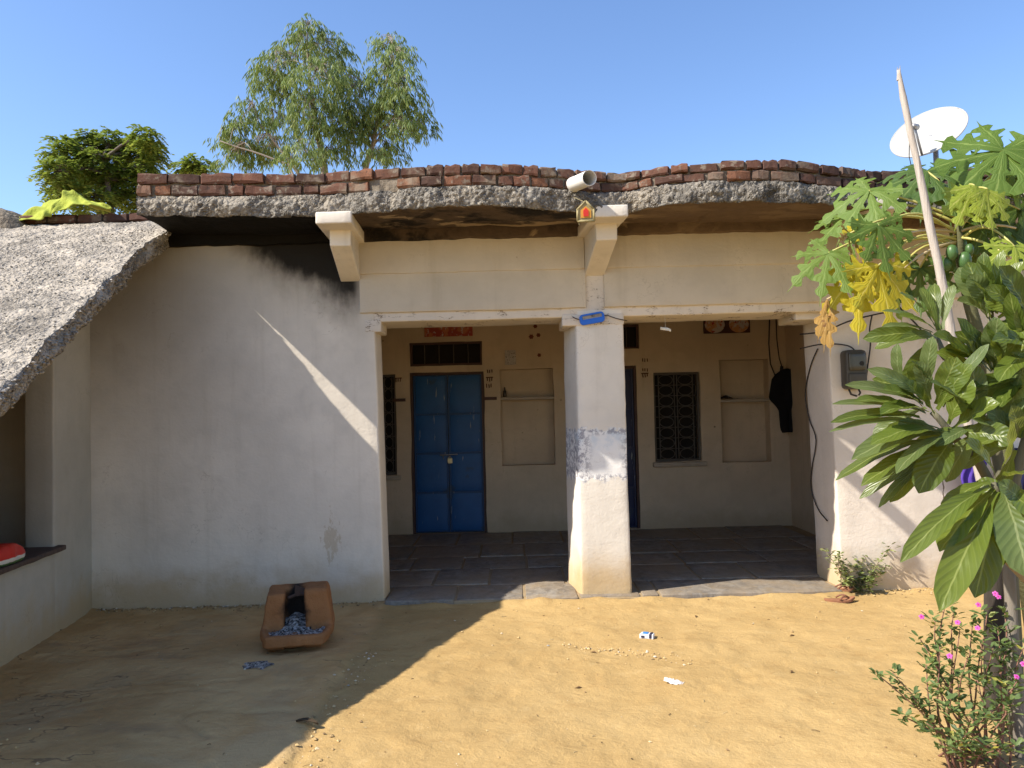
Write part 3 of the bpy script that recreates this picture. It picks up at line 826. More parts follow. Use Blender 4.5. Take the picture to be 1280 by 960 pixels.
# ------------------------------------------------------------------ left lean-to with sloping gravel concrete roof
shed = thing('lean_to_shed', 'low lean-to with steep rough concrete roof slab and half wall', 'shed', (-3.6, -1.0, 0))
E0 = Vector((-2.80, -.20, 3.055)); EDIR = Vector((.128, -1.0, -.572))      # right hand edge of the slab, going down towards the yard
SL = 3.55
def slab_pt(u, vv):   # u along slope (m in y), vv towards the left
    return E0 + EDIR * u + Vector((-vv, 0, 0))
uu = [-.22 + i * (SL + .22) / 156 for i in range(157)]
vvv = [0, .006] + [.02 + 1.9 * i / 84 for i in range(85)] + [2.1, 2.5, 3.1, 3.9, 4.6]
sv = []; sf = []; nrm = Vector((0, -.50, .87))
def peb(p, a=.011):
    return a * (1 - min(1, noise.voronoi(p * 24)[0][0] * 1.7)) + a * .5 * (1 - min(1, noise.voronoi(p * 47)[0][0] * 1.7)) + .014 * fbm(p * 3, 3)
NV = len(vvv)
def jag(u, lvl): return .035 * fbm(Vector((u * 3.1, lvl * .8, 2)), 4) + .018 * noise.noise(Vector((u * 14, lvl * 2, 5)))
for u in uu:
    for vv in vvv:
        p = slab_pt(u, vv + (jag(u, 0) - .075 * smooth01((.45 - u) / .42)) * (1 if vv < .05 else max(0, 1 - vv)))  # bulge near the top, shaped to block sun above the lit streak
        if vv < 2.2: p = p + nrm * peb(p)
        sv.append(p)
for j in range(len(uu) - 1):
    for i in range(NV - 1):
        a = j * NV + i; sf.append((a, a + NV, a + NV + 1, a + 1))
base = len(sv); ER = 8; TH = .185
for u in uu:      # edge face rows then underside
    for k in range(1, ER + 1):
        t = k / ER
        p = slab_pt(u, jag(u, t * 3) + .05 * t - .075 * smooth01((.45 - u) / .42)) + Vector((0, 0, -TH * t - .02 * noise.noise(Vector((u * 5, t, 1)))))
        p = p + Vector((1, 0, 0)) * (peb(p, .022) * (1 if k < ER else .4))
        sv.append(p)
    sv.append(slab_pt(u, 4.6) + Vector((0, 0, -TH)))
W = ER + 1
for j in range(len(uu) - 1):
    r0, r1 = [j * NV] + [base + j * W + k for k in range(W)], [(j + 1) * NV] + [base + (j + 1) * W + k for k in range(W)]
    for k in range(W): sf.append((r0[k], r0[k + 1], r1[k + 1], r1[k]))
    sf.append((r0[-1], j * NV + NV - 1, (j + 1) * NV + NV - 1, r1[-1]))
sf.append(tuple([i for i in range(NV)][::1] + [base + k for k in reversed(range(W))]))
jj = len(uu) - 1
sf.append(tuple([jj * NV + i for i in reversed(range(NV))] + [base + jj * W + k for k in range(W)]))
lean_roof = mk('roof_slab', sv, sf, C_lean, shed, True)
def stone_mat():
    m = Mat('aggregate_stones', .9, .2); i = m.island()
    return m.done(m.ramp(i, [(0, (.17, .155, .135)), (.4, (.27, .24, .20)), (.75, (.36, .32, .265)), (1, (.46, .42, .36))]))
M_stone = stone_mat()
m = MB(); q = random.Random(5)
for k in range(3600):
    u, vv = q.uniform(.02, 2.9), q.uniform(.01, 1.75)
    if noise.noise(Vector((u * 1.2, vv * 1.2, 1))) > q.uniform(.0, .5): continue
    p = slab_pt(u, vv); p = p + nrm * (peb(p) + .001); pebble_mesh(m, p, q.uniform(.004, .011), q)
for k in range(700):
    u, t = q.uniform(.02, 2.9), q.random()
    p = slab_pt(u, jag(u, t * 3) + .05 * t - .075 * smooth01((.45 - u) / .42)) + Vector((.012, 0, -TH * t)); pebble_mesh(m, p, q.uniform(.006, .016), q)
o = m.build('aggregate', M_stone, lean_roof); tag(o, kind='stuff')

# walls of the lean-to
WX = lambda y: -3.46 - .137 * y      # its yard-side wall drifts a little towards the yard
def shed_wall(name, y0, y1, z0, z1top, th=.22, follow=True, seed=0):
    def wp(p):
        t = (p.z - z0) / (1.0)
        zt = z1top
        if follow:
            u = (E0.y - p.y); zt = min(3.0, E0.z + EDIR.z * u - TH + .02) if u > 0 else 3.0
        return Vector((WX(p.y) + p.x, p.y, lerp(z0, zt, t)))
    v, f = gbox((-th, y0, z0), (0, y1, z0 + 1.0), .07, .016, .006, 1.9, wp, .0025, 10, seed)
    return mk(name, v, f, P_shed, shed, True)
yj = -.66
shed_wall('pier', yj, .03, -.2, 0, seed=1)
shed_wall('half_wall', -2.55, yj + .01, -.2, .60, .20, False, 2)
shed_wall('pier', -3.45, -2.5, -.2, 0, seed=3)
v, f = gbox((-7.2, -3.48, -.2), (-3.1, -3.28, 1.12), .2, .01, .006, 2); mk('front_wall', v, f, P_shed, shed)
v, f = gbox((-7.2, -3.4, -.2), (-7.0, .2, 2.9), .2, .01, .006, 2, lambda p: Vector((p.x, p.y, min(p.z, E0.z + EDIR.z * max(0, E0.y - p.y) - .1)))); mk('side_wall', v, f, P_shed, shed)
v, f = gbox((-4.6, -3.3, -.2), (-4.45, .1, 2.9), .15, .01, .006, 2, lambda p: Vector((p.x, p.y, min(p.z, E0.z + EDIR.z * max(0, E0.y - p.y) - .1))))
mk('partition', v, f, plaster('plaster_partition', (.24, .205, .16), 'inside'), shed)  # darker brown than the other shed walls
def board_mat():
    m = Mat('weathered_sill_stone', .85, .2); p = m.obj(); n = m.noise(m.scale(p, (3, 12, 3)), 3, 5, .6)
    return m.done(m.mix(n, (.045, .03, .024), (.15, .10, .075)), m.bump(n, .5, .008))
M_board = board_mat()
def wp(p): return Vector((WX(p.y) + p.x, p.y, p.z))
v, f = gbox((-.22, -2.52, .598), (.055, yj + .075, .632), .08, .008, .006, 5, wp, .003, 14, 1)
mk('sill_board', v, f, M_board, shed, True)

# flat roof edge behind the lean-to slab: two courses of bricks
rw = thing('roof_kerb', 'low two course brick kerb along the back roof above the lean-to', 'brick wall', (-3.3, .25, 3.0))
v, f = gbox((-7.0, .10, 2.90), (-2.86, .34, 3.20), .1, .01, .01, 4, None, .006, 15); kerb = mk('mortar_core', v, f, M_mortar, rw, True)
for (zc, off) in ((3.155, .0), (3.243, .11)):
    x = -2.93 - off * .3
    while x > -4.35:
        L = U(.20, .24); put_brick(rw, (x - L / 2, .145 + U(-.008, .008), zc), Vector((1, U(-.02, .02), U(-.01, .01))), L - .008, 1.06); x -= L + .012

# ------------------------------------------------------------------ vegetation materials
def leaf_mat(name, stops, rough=.5, spec=.4, transl=.3, mode='island', vein=False):
    m = Mat(name, rough, spec)
    r = m.island() if mode == 'island' else m.rnd()
    col = m.ramp(r, stops)
    n = m.noise(m.pos(), 9, 3); col = m.mix(m.mul(m.ss(n, .4, .7), .35), col, tuple(c * .6 for c in stops[0][1]))
    nm = None
    if vein:
        n2 = m.noise(m.obj(), 30, 3); nm = m.bump(n2, .25, .004)
    t = m.mix(.5, col, (.30, .36, .05), 'MIX')
    return m.done(col, nm, None, transl, t)
L_euc = leaf_mat('eucalyptus_leaf', [(0, (.08, .13, .04)), (.4, (.15, .225, .07)), (.8, (.23, .30, .095)), (1, (.32, .35, .11))], .55, .3, .38)
L_neem = leaf_mat('neem_leaf', [(0, (.10, .155, .025)), (.5, (.17, .245, .042)), (.85, (.25, .32, .06)), (1, (.34, .37, .08))], .55, .3, .38)
L_peri = leaf_mat('periwinkle_leaf', [(0, (.06, .10, .03)), (.5, (.11, .165, .05)), (.85, (.17, .225, .075)), (.95, (.25, .28, .10)), (1, (.46, .40, .06))], .5, .4, .32)
L_weed = leaf_mat('weed_leaf', [(0, (.11, .145, .04)), (.5, (.19, .235, .07)), (1, (.32, .33, .13))], .6, .3, .3)
def big_leaf_mat(name, c0, c1, rough, spec, transl, vein_c, spots=None, freq=70.0):
    m = Mat(name, rough, spec); uv = m.n('UVMap').outputs[0]; u, v_, _ = m.xyz(uv)[0:3]
    r = m.rnd(); col = m.mix(r, c0, c1)
    n = m.noise(m.pos(), 14, 4, .6); col = m.mix(m.mul(n, .4), col, tuple(x * .55 for x in c0))
    side = m.math('ABSOLUTE', v_)
    vw = m.math('SINE', m.addm(m.mul(u, freq), m.mul(side, -16.0)))
    vm = m.mul(m.ss(vw, .80, .98), m.ss(side, 1.0, .7))
    col = m.mix(m.mul(vm, .22), col, vein_c)
    col = m.mix(m.ss(side, .075, .03), col, vein_c)
    if spots is not None:
        sn = m.noise(m.pos(), 22, 4, .7); col = m.mix(m.ss(sn, .56, .66), col, spots)
    nm = m.bump(m.addm(vw, m.mul(n, 1.0)), .22, .004)
    t = m.mix(.45, col, (.42, .46, .05))
    return m.done(col, nm, None, transl, t)
L_frang = big_leaf_mat('frangipani_leaf', (.065, .100, .014), (.150, .200, .030), .34, .45, .38, (.22, .26, .07))
L_frang2 = big_leaf_mat('frangipani_leaf_pale', (.10, .145, .045), (.145, .19, .06), .40, .42, .40, (.22, .26, .11))
L_pap = big_leaf_mat('papaya_leaf', (.10, .175, .030), (.16, .245, .045), .55, .3, .40, (.21, .29, .075), freq=26.0)
L_papd = big_leaf_mat('papaya_leaf_dark', (.060, .115, .022), (.095, .160, .032), .5, .35, .35, (.14, .20, .055), freq=26.0)
L_papy = big_leaf_mat('papaya_leaf_yellow', (.52, .42, .02), (.60, .49, .03), .6, .3, .40, (.70, .58, .12), (.50, .47, .05), freq=26.0)
L_papl = big_leaf_mat('papaya_leaf_lime', (.26, .34, .04), (.34, .40, .05), .55, .3, .42, (.45, .46, .12), freq=26.0)
L_papb = big_leaf_mat('papaya_leaf_dry', (.34, .19, .055), (.42, .25, .07), .8, .2, .2, (.50, .34, .13), (.18, .09, .035), freq=26.0)
M_petiole = flat('petiole', (.40, .37, .11), .5, .4, .25, 12)
M_pettan = flat('petiole_dry', (.46, .36, .20), .7, .3, .25, 12)
def bark_mat(name, c0, c1, sc=(14, 14, 3)):
    m = Mat(name, .9, .2); o = m.pos(); n = m.noise(m.scale(o, sc), 1.6, 5, .65)
    return m.done(m.mix(n, c0, c1), m.bump(n, .7, .012))
B_euc = bark_mat('eucalyptus_bark', (.17, .14, .11), (.36, .31, .26), (5, 5, 1))
B_neem = bark_mat('neem_bark', (.07, .055, .045), (.16, .13, .10))
B_pap = bark_mat('papaya_bark', (.06, .062, .028), (.13, .125, .065), (6, 6, 22))
B_fran = bark_mat('frangipani_bark', (.085, .08, .05), (.18, .165, .11))
B_peri = bark_mat('periwinkle_stem', (.16, .075, .055), (.28, .15, .10))
B_weed = bark_mat('weed_stem', (.20, .16, .09), (.33, .27, .17))
B_dark = bark_mat('dark_timber', (.022, .018, .015), (.075, .06, .048))
B_pole = bark_mat('grey_pole_wood', (.26, .22, .18), (.56, .50, .44), (30, 30, 2.2))

def limb(mb, a, b, r0, r1, sag=.0, n=6, wob=.06, sides=6, mi=0, seed=0):
    a, b = Vector(a), Vector(b); L = (b - a).length; pts = []
    for i in range(n + 1):
        t = i / n; p = a.lerp(b, t); p.z += sag * math.sin(math.pi * t)
        if 0 < i < n: p = p + noise.noise_vector(p * 1.9 + Vector((seed, 0, 0))) * wob * L
        pts.append(p)
    mb.tube(pts, [lerp(r0, r1, i / n) for i in range(n + 1)], sides, mi)
    return pts

# ------------------------------------------------------------------ weeping eucalyptus behind the house
def leaf_strip(mb, p, d, L, wdt, side, curl):
    q = p + d * (L * .5) + curl * .3 * L; e = p + d * L + curl * L
    s = side * (wdt * .5)
    mb.add([p, q - s, e, q + s], [(0, 1, 2, 3)])
def weeping_tree(name, label, D, trunks, clumps, seed, dens=1.9):
    q = random.Random(seed); base = atd(trunks[0][0][0], trunks[0][0][1], D); 
    root = thing(name, label, 'tree', (base.x, base.y, 0))
    m = MB(); ends = []
    for tr in trunks:
        pts = [atd(px, py, D + dz) for (px, py, dz, r) in tr]; rs = [r for (_, _, _, r) in tr]
        if tr is trunks[0]: pts = [Vector((pts[0].x + .1, pts[0].y, -.1))] + pts; rs = [rs[0] * 1.5] + rs
        else: pts = [Vector((pts[0].x * .6 + base.x * .4, base.y, 2.0))] + pts; rs = [rs[0] * 1.2] + rs
        dense = []; dr = []
        for i in range(len(pts) - 1):
            for k in range(4):
                t = k / 4; p = pts[i].lerp(pts[i + 1], t); dense.append(p + noise.noise_vector(p * 1.2) * .05); dr.append(lerp(rs[i], rs[i + 1], t))
        dense.append(pts[-1]); dr.append(rs[-1]); m.tube(dense, dr, 8); ends += [(p, r) for p, r in zip(dense, dr) if p.z > 4]
    lv = MB(); tw = MB(); k960 = D / FPX
    for (px, py, rx, ry) in clumps:
        c = atd(px, py, D + q.uniform(-.9, .9)); RX, RZ = rx * k960 * .70, ry * k960 * .80
        near = min(ends, key=lambda e: (e[0] - c).length + (0 if e[0].z < c.z else 1.5))
        pts = limb(m, near[0], c + Vector((0, 0, RZ * .35)), max(.010, near[1] * .32), .006, .25, 6, .07, 5, seed=px)
        n = int(dens * 13 * (rx * ry) ** .5 / 10)
        for i in range(n):
            while True:
                d = Vector((q.uniform(-1, 1), q.uniform(-1, 1), q.uniform(-.75, 1)))
                if d.length < 1: break
            st = c + Vector((d.x * RX, d.y * RX * .8, d.z * RZ))
            src = q.choice(pts[2:])
            if i % 2 == 0: limb(tw, src, st, .007, .0035, .08, 3, .05, 3, seed=i)
            SLn = q.uniform(.22, .62) * min(1, RZ * 1.6 + .2); out = Vector((d.x, d.y, 0)) * .55 + Vector((q.uniform(-.3, .3), q.uniform(-.3, .3), 0))
            p = st.copy(); dirv = (out + Vector((0, 0, .25))).normalized(); steps = max(5, int(SLn / .05))
            for j in range(steps):
                dirv = (dirv + Vector((q.uniform(-.12, .12), q.uniform(-.12, .12), -.30))).normalized(); p = p + dirv * (SLn / steps)
                for _ in range(2):
                    a = q.uniform(0, 6.28); ld = (Vector((math.cos(a) * .5, math.sin(a) * .5, -1)) + dirv * .3).normalized()
                    sd_ = ld.cross(Vector((math.cos(a + 1.2), math.sin(a + 1.2), .1))).normalized()
                    leaf_strip(lv, p, ld, q.uniform(.10, .19), q.uniform(.018, .032), sd_, Vector((q.uniform(-.1, .1), q.uniform(-.1, .1), -.05)))
    m.build('trunk', B_euc, root, True); tag(tw.build('twigs', B_euc, root), kind='stuff'); o = lv.build('crown', L_euc, root)
    return root
CL = [(385, 38, 26, 24), (372, 62, 34, 26), (345, 80, 26, 28), (410, 62, 36, 26), (398, 95, 40, 30), (352, 118, 30, 32), (332, 100, 18, 28), (425, 95, 28, 34),
      (440, 118, 24, 36), (385, 140, 34, 38), (415, 150, 34, 36), (352, 160, 26, 30), (310, 142, 24, 24), (302, 165, 20, 22), (322, 185, 28, 20), (282, 176, 20, 14),
      (292, 198, 26, 16), (345, 196, 34, 18), (380, 192, 34, 24), (412, 196, 32, 18), (436, 165, 22, 32), (448, 150, 14, 30),
      (486, 56, 24, 20), (500, 70, 24, 22), (482, 92, 24, 28), (508, 105, 24, 30), (490, 130, 26, 32), (518, 140, 18, 24), (474, 150, 18, 34), (505, 160, 22, 26), (530, 162, 14, 16), (490, 192, 20, 20), (468, 195, 18, 16)]
weeping_tree('eucalyptus_tree', 'tall weeping eucalyptus with drooping grey green leaves and pale trunks behind the roof', 17.0,
             [[(412, 330, 0, .13), (406, 215, 0, .085), (398, 175, 0, .065), (394, 140, 0, .05), (386, 100, 0, .035), (384, 45, 0, .015)],
              [(440, 300, .3, .10), (456, 214, .3, .07), (468, 178, .3, .055), (476, 130, .3, .04), (490, 70, .3, .015)],
              [(400, 290, -.4, .06), (372, 214, -.4, .035), (345, 180, -.4, .025), (322, 150, -.4, .012)],
              [(395, 280, -.7, .05), (360, 205, -.7, .022), (315, 190, -.7, .018), (275, 176, -.7, .010)]], CL, 3)

# ------------------------------------------------------------------ rounder broadleaf trees at the left
def bushy_tree(name, label, D, trunk, clumps, seed, n_per, lsz, group=None):
    q = random.Random(seed); base = atd(trunk[0][0], trunk[0][1], D); root = thing(name, label, 'tree', (base.x, base.y, 0), group)
    m = MB(); k = D / FPX; pts = [Vector((base.x, base.y, -.1))] + [atd(a, b, D) for a, b in trunk]
    dense = []
    for i in range(len(pts) - 1):
        for j in range(4): p = pts[i].lerp(pts[i + 1], j / 4); dense.append(p + noise.noise_vector(p) * .05)
    dense.append(pts[-1]); m.tube(dense, [lerp(.10, .03, i / (len(dense) - 1)) for i in range(len(dense))], 8)
    lv = MB()
    for (px, py, rx, ry) in clumps:
        c = atd(px, py, D + q.uniform(-.8, .8)); near = min([p for p in dense if p.z > 1.5], key=lambda p: (p - c).length)
        br = limb(m, near, c, .035, .012, .1, 5, .06, 5, seed=px)
        for i in range(int(n_per * rx * ry / 500)):
            while True:
                d = Vector((q.uniform(-1, 1), q.uniform(-1, 1), q.uniform(-1, 1)))
                if .25 < d.length < 1: break
            st = c + Vector((d.x * rx * k, d.y * rx * k, d.z * ry * k))
            if i % 4 == 0: limb(m, q.choice(br[2:]), st, .008, .004, .02, 2, .03, 3)
            ax = (Vector((d.x, d.y, d.z * .4)) + Vector((q.uniform(-.6, .6), q.uniform(-.6, .6), q.uniform(-.5, .3)))).normalized()
            sd_ = ax.cross(Vector((q.uniform(-.3, .3), q.uniform(-.3, .3), 1))).normalized(); LL = q.uniform(.10, .20)
            for j in range(6):      # pinnate leaf: pairs of leaflets
                t = j / 5; p = st + ax * (LL * t) + Vector((0, 0, -.10 * t * t))
                for s in (-1, 1):
                    ld = (sd_ * s + ax * .6 + Vector((0, 0, q.uniform(-.35, .05)))).normalized()
                    leaf_strip(lv, p, ld, lsz * q.uniform(.6, 1.0), lsz * .46, ld.cross(Vector((q.uniform(-.5, .5), q.uniform(-.5, .5), 1))).normalized(), Vector((0, 0, -.08)))
    m.build('trunk', B_neem, root, True); lv.build('crown', L_neem, root); return root
bushy_tree('neem_tree', 'dense round neem tree behind the yellow green cloth', 14.0, [(132, 330), (138, 262), (134, 225), (128, 200)],
           [(82, 190, 22, 18), (72, 215, 18, 18), (95, 228, 26, 22), (110, 180, 22, 16), (125, 205, 26, 20), (150, 225, 22, 22), (140, 178, 20, 15), (170, 188, 20, 18), (182, 172, 16, 14), (195, 192, 12, 14), (180, 215, 18, 18), (110, 250, 30, 16), (165, 250, 20, 14), (195, 235, 10, 14), (78, 240, 16, 14)], 11, 190, .105)
bushy_tree('neem_tree', 'small leafy treetop just showing above the parapet bricks', 19.0, [(242, 330), (242, 250), (242, 215)],
           [(230, 207, 12, 9), (245, 203, 13, 9), (256, 211, 12, 8), (240, 218, 16, 8)], 12, 260, .12)

# ------------------------------------------------------------------ leaf builders (UV: u along the vein, v across, -1..1)
def mesh_uv(name, vs, uvs, fs, m, parent, loc=None):
    o = mk(name, vs, fs, m, parent, True, None, loc); uvl = o.data.uv_layers.new(name='UVMap')
    for lp in o.data.loops: uvl.data[lp.index].uv = uvs[lp.vertex_index]
    return o
def blade_leaf(parent, base, tip, width, mat, nrm, arch=.10, fold=.25, petiole=.12, name='leaf', wave=.0, seed=0):
    base, tip = Vector(base), Vector(tip); d = tip - base; L = d.length; dn = d / L
    n0 = Vector(nrm); n0 = (n0 - dn * n0.dot(dn)).normalized(); sd_ = dn.cross(n0)
    vs = []; uvs = []; fs = []; N = 13
    for i in range(N):
        t = i / (N - 1)
        c = base + d * t + n0 * (arch * L * 4 * t * (1 - t) - 0.0) - Vector((0, 0, 1)) * (.06 * L * t * t)
        if t < petiole: wv = .010
        else:
            s = (t - petiole) / (1 - petiole); wv = (s ** .75) * ((1 - s) ** .52) * 1.62 * width * .5 + .002
        wobble = wave * math.sin(t * 21 + seed) * wv
        c = c + n0 * wobble
        up = n0 * (fold * wv)
        vs += [c - sd_ * wv + up, c - sd_ * wv * .5 + up * .42 + n0 * .001, c, c + sd_ * wv * .5 + up * .42 + n0 * .001, c + sd_ * wv + up]; uvs += [(t, -1), (t, -.5), (t, 0), (t, .5), (t, 1)]
    for i in range(N - 1):
        for k in range(4): a = i * 5 + k; fs.append((a, a + 1, a + 6, a + 5))
    return mesh_uv(name, vs, uvs, fs, mat, parent)
def papaya_leaf(parent, c, main, nrm, size, mat, droop=.5, lobes=7, spread=125, q=None, shrivel=1.0, name='leaf'):
    q = q or rnd; c = Vector(c); n0 = Vector(nrm).normalized(); u = Vector(main); u = (u - n0 * u.dot(n0)).normalized(); v_ = n0.cross(u)
    vs = []; uvs = []; fs = []
    for l in range(lobes):
        a = math.radians(lerp(-spread, spread, l / (lobes - 1)) + q.uniform(-5, 5)); la = abs(a) / math.radians(spread)
        L = size * (1 - .38 * la ** 1.5) * q.uniform(.9, 1.06)
        ld = u * math.cos(a) + v_ * math.sin(a); ls = n0.cross(ld); o = len(vs); N = 17
        fold = q.uniform(.15, .4); ph = q.uniform(0, 6)
        for i in range(N):
            t = i / (N - 1); r = L * t
            env = (.046 + .19 * smooth01((t - .14) / .36)) * (1 - smooth01((t - .50) / .52)) ** .85
            tooth = (1.05 if i % 4 in (0, 1) else .36) if t > .28 else 1.0
            if t < .28: env = .034 + .14 * t
            wl = size * env * tooth * shrivel * q.uniform(.9, 1.1)
            fwdl = .035 * size * (1 if i % 4 in (0, 1) else 0)
            p = c + ld * r - Vector((0, 0, 1)) * (droop * r * r / size) + n0 * (.02 * size * math.sin(6 * t + ph))
            up = n0 * (-fold * wl)
            vs += [p - ls * wl + up + ld * fwdl, p, p + ls * wl + up + ld * fwdl]; uvs += [(t, -1), (t, 0), (t, 1)]
        for i in range(N - 1):
            for k in range(2): b = o + i * 3 + k; fs.append((b, b + 1, b + 4, b + 3))
    return mesh_uv(name, vs, uvs, fs, mat, parent)

# ------------------------------------------------------------------ papaya tree at the right
pq = random.Random(21); PD = 4.9
pbase = atd(1296, 780, PD); papaya = thing('papaya_tree', 'papaya tree with lobed green and yellow leaves and young fruit at the wall', 'tree', (pbase.x, pbase.y, 0))
m = MB(); crown = atd(1198, 268, PD)
tp = [Vector((pbase.x, pbase.y, -.1))] + [atd(a, b, PD) for a, b in ((1272, 640), (1246, 500), (1212, 380), (1199, 315), (1197, 262))]
m.tube(tp, [.055, .05, .042, .036, .030, .016], 10); m.build('trunk', B_pap, papaya, True)
M_fruit = flat('papaya_fruit', (.055, .115, .035), .4, .4, .3, 12)
for (px, py, dz, r) in ((1190, 316, -.06, .036), (1206, 326, -.07, .040), (1184, 330, -.03, .03), (1203, 306, .05, .028), (1212, 312, -.04, .026)):
    c = atd(px, py, PD + dz); m = MB(); m.tube([c + Vector((0, 0, z * r * 1.45)) for z in (1, .85, .5, 0, -.5, -.85, -1)], [r * .15, r * .6, r * .9, r, r * .85, r * .5, r * .1], 10); m.build('fruit', M_fruit, papaya, True)
def pap(px, py, dd, main, nrm, sz, mat, droop, pet=True, fr=None, shr=1.0, lobes=7, spread=125, pmat=None, sag=.10):
    c = atd(px, py, PD + dd); size = sz / FPX * (PD + dd)
    lf = papaya_leaf(papaya, c, main, nrm, size, mat, droop, lobes, spread, pq, shr)
    if pet:
        st = fr or (1197, 275 + pq.uniform(-5, 38)); a = atd(st[0], st[1], PD + .0); mm = MB()
        pts = []
        for i in range(9):
            t = i / 8; p = a.lerp(c, t); p.z += sag * math.sin(math.pi * t) * (1 if t < .7 else 1); pts.append(p)
        mm.tube(pts, [lerp(.0105, .006, i / 8) for i in range(9)], 6); mm.build('petiole', pmat or M_petiole, lf, True)
    return lf
C = Vector((0, -1, .15))
pap(1036, 316, -.15, (-.35, 0, -1), (-.3, -1, .55), 62, L_pap, .30, fr=(1197, 300))
pap(1086, 238, .10, (-.6, .1, -1), (-.5, -.8, .6), 72, L_pap, .35, fr=(1196, 272), sag=.02)
pap(1062, 268, .20, (-.6, .1, -.9), (-.3, -.6, .9), 58, L_pap, .4, fr=(1197, 280))
pap(1098, 282, -.25, (.12, 0, -1), (.1, -1, .25), 66, L_pap, .12, fr=(1196, 292), spread=110)
pap(1074, 335, -.20, (-.12, 0, -1), (-.25, -1, .1), 80, L_papy, .15, fr=(1196, 305), spread=75, lobes=5)
pap(1098, 332, -.28, (.06, 0, -1), (.15, -1, .1), 82, L_papy, .15, fr=(1197, 300), spread=85, lobes=5)
pap(1116, 345, -.05, (.1, .2, -1), (.5, -.8, .1), 52, L_papl, .2, fr=(1197, 310), spread=80, lobes=5)
pap(1062, 292, -.22, (-.3, 0, -1), (.6, -.8, .2), 34, L_papb, .4, fr=(1196, 288), lobes=5, shr=.6)
pap(1082, 285, -.10, (-.5, 0, -.8), (.2, -.8, .5), 44, L_papy, .4, pet=False, lobes=5, shr=.8)
pap(1034, 374, -.18, (-.05, 0, -1), (-.4, -1, 0), 66, L_papb, .1, fr=(1112, 352), spread=16, lobes=5, shr=.55, pmat=M_pettan, sag=.03)
pap(1158, 214, .15, (-.25, -.2, -1), (-.25, -.7, .75), 76, L_papd, .45, fr=(1197, 268), lobes=9, spread=140, sag=.05)
pap(1182, 232, .25, (.1, -.3, -.8), (.1, -.6, .8), 66, L_papd, .5, fr=(1198, 266), lobes=9, spread=140, sag=.02)
pap(1254, 188, -.15, (-.30, 0, -1), (-.25, -1, .45), 104, L_pap, .16, fr=(1199, 264), lobes=9, spread=140, sag=.10)
pap(1290, 200, .1, (.1, 0, -1), (.2, -.8, .6), 92, L_pap, .3, fr=(1200, 268), lobes=9, spread=140)
pap(1262, 205, .25, (.6, .2, .3), (.1, -.6, .9), 80, L_papd, .5, fr=(1200, 266), lobes=9, spread=140)
pap(1218, 232, -.25, (-.45, 0, -1), (-.2, -1, .2), 62, L_papl, .05, fr=(1200, 280), lobes=5, spread=60)
pap(1234, 236, -.28, (-.02, 0, -1), (.15, -1, .2), 58, L_papl, .05, fr=(1200, 284), lobes=5, spread=60)
pap(1268, 308, -.35, (-.2, -.1, -.5), (.1, -.8, .6), 56, L_papl, .3, fr=(1200, 300), lobes=7)
pap(1240, 275, .2, (.3, 0, -.9), (.1, -.8, .5), 74, L_papd, .4, fr=(1200, 280), lobes=9, spread=140)
pap(1150, 335, .30, (-.15, 0, -1), (-.3, -.8, .5), 66, L_papd, .3, fr=(1196, 312), lobes=9, spread=140)
pap(1222, 300, .3, (.2, 0, -1), (.2, -.9, .3), 70, L_papd, .3, fr=(1199, 290), lobes=9, spread=140)
pap(1275, 262, .25, (.4, 0, -1), (.2, -.9, .3), 70, L_papd, .35, fr=(1199, 284), lobes=9, spread=140)
# bare hanging stalks
for (a, b, mt) in (((1196, 302), (1130, 335), M_pettan), ((1197, 295), (1100, 330), M_petiole), ((1198, 290), (1270, 285), M_pettan), ((1198, 297), (1262, 322), M_petiole), ((1196, 290), (1105, 300), M_pettan)):
    mm = MB(); p0, p1 = atd(a[0], a[1], PD), atd(b[0], b[1], PD - .25); limb(mm, p0, p1, .010, .006, .03, 6, .02, 6); mm.build('bare_stalk', mt, papaya, True)

# ------------------------------------------------------------------ frangipani in front of it
fbase = Vector((atd(1268, 900, 3.55).x, 3.55 - 6.3, 0)); frang = thing('frangipani_tree', 'frangipani with long glossy strap leaves in whorls at the right of the yard', 'plant', fbase)
m = MB()
def pl(pts, rs, sides=8):
    P = [atd(a, b, d) for a, b, d in pts]; D_ = []; R_ = []
    for i in range(len(P) - 1):
        for k in range(4):
            t = k / 4; p = P[i].lerp(P[i + 1], t); D_.append(p + noise.noise_vector(p * 4) * .006); R_.append(lerp(rs[i], rs[i + 1], t))
    D_.append(P[-1]); R_.append(rs[-1]); m.tube(D_, R_, sides)
st0 = [(1272, 930, 3.55), (1266, 760, 3.55), (1258, 640, 3.55)]
pl(st0 + [(1246, 560, 3.55), (1240, 480, 3.6), (1238, 390, 3.65)], [.035, .033, .03, .024, .020, .014])
pl([(1258, 640, 3.55), (1225, 580, 3.5), (1190, 545, 3.45), (1165, 515, 3.45)], [.026, .022, .018, .013])
pl([(1246, 560, 3.55), (1215, 500, 3.6), (1185, 450, 3.65), (1170, 420, 3.7)], [.022, .018, .015, .012])
pl([(1266, 760, 3.55), (1255, 660, 3.35), (1243, 605, 3.25)], [.026, .022, .015])
pl([(1258, 640, 3.55), (1285, 540, 3.5), (1290, 440, 3.5)], [.026, .02, .014])
m.build('stem', B_fran, frang, True)
fq = random.Random(33)
